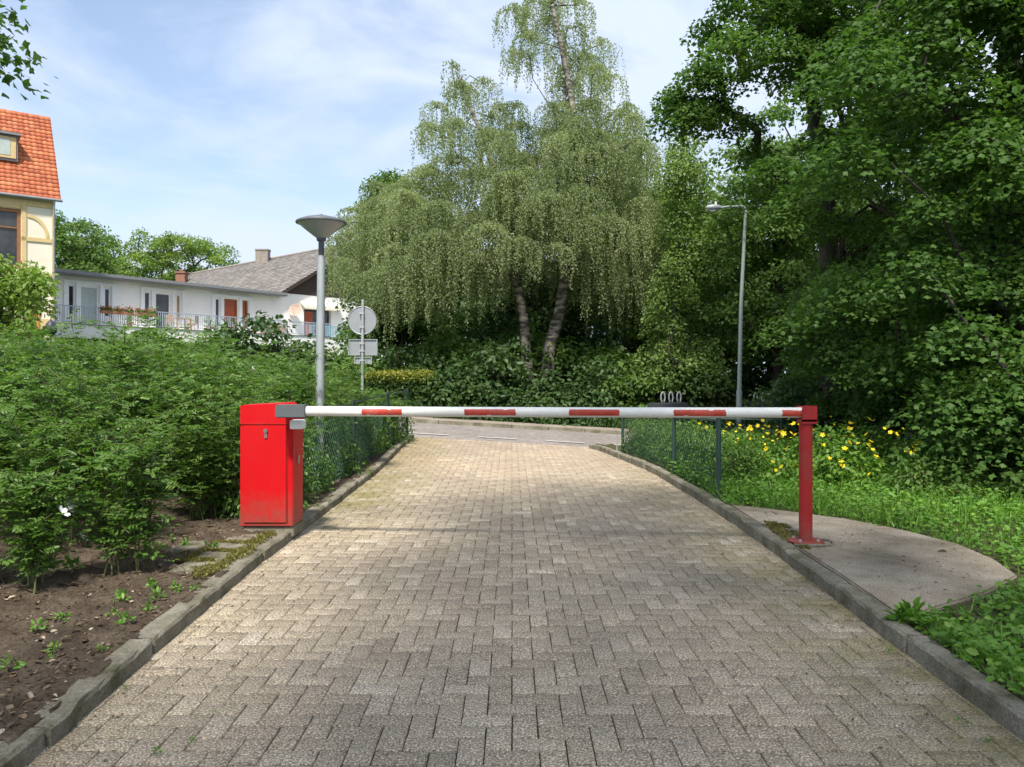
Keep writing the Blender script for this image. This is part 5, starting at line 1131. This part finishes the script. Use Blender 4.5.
mb = MB(); mb.add([F2(ua - .35, .02, 2.75), F2(ub + .6, .02, 2.75), F2(ub + .6, .75, 2.35), F2(ua - .35, .75, 2.35), F2(ub + .6, .75, 2.12), F2(ua - .35, .75, 2.12), F2(ub + .6, .02, 2.6), F2(ua - .35, .02, 2.6)], [(0, 1, 2, 3), (3, 2, 4, 5), (7, 6, 4, 5), (0, 3, 5, 7), (1, 6, 4, 2)]); mb.build('awning', M['cream_wall'], gh)
mb = MB(); mb.box(ua - .1, ub + .1, .9, .94, .85, .9, F2); u = ua - .1
mb.box(ua - .1, ub + .1, .9, .93, .03, .07, F2)
while u < ub + .1: mb.box(u, u + .03, .9, .93, .071, .849, F2); u += .14
mb.build('balcony_railing', M['rail_teal'], gh)
s1 = pk - Vector((e1.x, e1.y, e1.z)); ext = -s1.normalized() * .35
o1 = Vector((e1.x, e1.y, e1.z)) + ext + F2.N * .45
tiled('roof', o1, -F2.N, s1, Lrg + .45, s1.length + .35, M['tile_grey'], gh, .34, .30, .022, .05)
s2 = pk - Vector((e2.x, e2.y, e1.z)); o2 = Vector((e2.x, e2.y, e1.z)) - s2.normalized() * .35 + F2.N * .45
tiled('roof', o2, -F2.N, s2, Lrg + .45, s2.length + .35, M['tile_grey'], gh, .34, .30, .022, .05)
mb = MB()
for (o_, s_) in ((o1, s1), (o2, s2)):
    q0 = o_ - F2.N * .02; q1 = q0 + s_.normalized() * (s_.length + .35); dn = Vector((0, 0, -.28))
    mb.add([q0, q1, q1 + dn, q0 + dn, q0 - F2.N * .06, q1 - F2.N * .06, q1 + dn - F2.N * .06, q0 + dn - F2.N * .06], [(0, 1, 2, 3), (4, 5, 6, 7), (0, 1, 5, 4), (3, 2, 6, 7)])
mb.build('bargeboard', M['dark_wood'], gh)
mb = MB(); mb.tube([pk + F2.N * .45 + Vector((0, 0, .05)), pk - F2.N * Lrg + Vector((0, 0, .05))], .13, 10); mb.build('ridge_tiles', M['chimney'], gh, smooth=True)
# chimneys on the gabled roof
def on_roof(px, up_frac):
    for k in np.linspace(0, Lrg, 400):
        p = o1 - F2.N * k + s1 * up_frac
        if CX + p.x / p.y * FPX <= px: return p
    return p
c1 = on_roof(263, .95); mb = MB(); mb.box(c1.x - .55, c1.x + .55, c1.y - .4, c1.y + .4, c1.z - .8, c1.z + 1.15); mb.box(c1.x - .6, c1.x + .6, c1.y - .45, c1.y + .45, c1.z + 1.151, c1.z + 1.28); mb.build('chimney', M['chimney'], gh)
c2 = on_roof(182, .75); mb = MB(); mb.box(c2.x - .45, c2.x + .45, c2.y - .4, c2.y + .4, c2.z - .8, c2.z + 1.1); mb.box(c2.x - .55, c2.x + .55, c2.y - .5, c2.y + .5, c2.z + 1.101, c2.z + 1.25); mb.tube([(c2.x, c2.y, c2.z + 1.25), (c2.x, c2.y, c2.z + 1.5)], .2, 10); mb.build('chimney', M['brick'], gh)
mb = MB(); mb.tube([F2(.3, .12, hz - .1), F2(.5, .1, hz - .7), F2(.55, .1, -4)], .05, 8); mb.build('downpipe', M['galv'], gh, smooth=True)
ud_ = F2.u(291); dish = thing('satellite_dish', 'beige satellite dish on the white wall left of the balcony opening', 'satellite dish', F2(ud_, .1, 1.9))
c = Vector(F2(ud_, .5, 2.0)); nd = (Vector((-.1, -1, .25))).normalized(); a_ = nd.cross(up).normalized(); b_ = a_.cross(nd)
mb = MB(); nn_ = 24; vs = [c - nd * .08]; fs = []
for r_, dd in ((.25, .06), (.48, 0)): vs += [c + (a_ * math.cos(2 * math.pi * k / nn_) + b_ * math.sin(2 * math.pi * k / nn_)) * r_ - nd * dd for k in range(nn_)]
for k in range(nn_): fs += [(0, 1 + k, 1 + (k + 1) % nn_), (1 + k, 1 + nn_ + k, 1 + nn_ + (k + 1) % nn_, 1 + (k + 1) % nn_)]
mb.add(vs, fs); mb.build('reflector', mat('dish_beige', (.45, .34, .27), .6), dish, smooth=True)
mb = MB(); mb.tube([tuple(c - nd * .08), F2(ud_ - .1, .01, 1.75)], .025, 8); mb.build('bracket', M['galv'], dish); mb = MB(); mb.tube([tuple(c - b_ * .45), tuple(c + nd * .35 - b_ * .1)], .015, 6); mb.build('receiver_arm', M['galv'], dish)

# black lantern in the garden before the orange roofed house
lp = at(51, 330, 36.0); lt = thing('garden_lantern', 'black garden lantern standing before the orange roofed house', 'lantern', (lp.x, lp.y, 1.6))
mb = MB(); mb.tube([(lp.x, lp.y, 1.5), (lp.x, lp.y, lp.z - .3)], .04, 8); mb.build('post', M['black_plastic'], lt, smooth=True)
mb = MB(); mb.lathe([(.08, -.3), (.24, -.1), (.26, .12), (.2, .3), (.1, .42), (.03, .48), (.02, .62), (0, .63)], lp, 12); mb.build('lantern_body', M['black_plastic'], lt, smooth=True)

for o in bpy.data.objects:
    if '_abs' in o: del o['_abs']
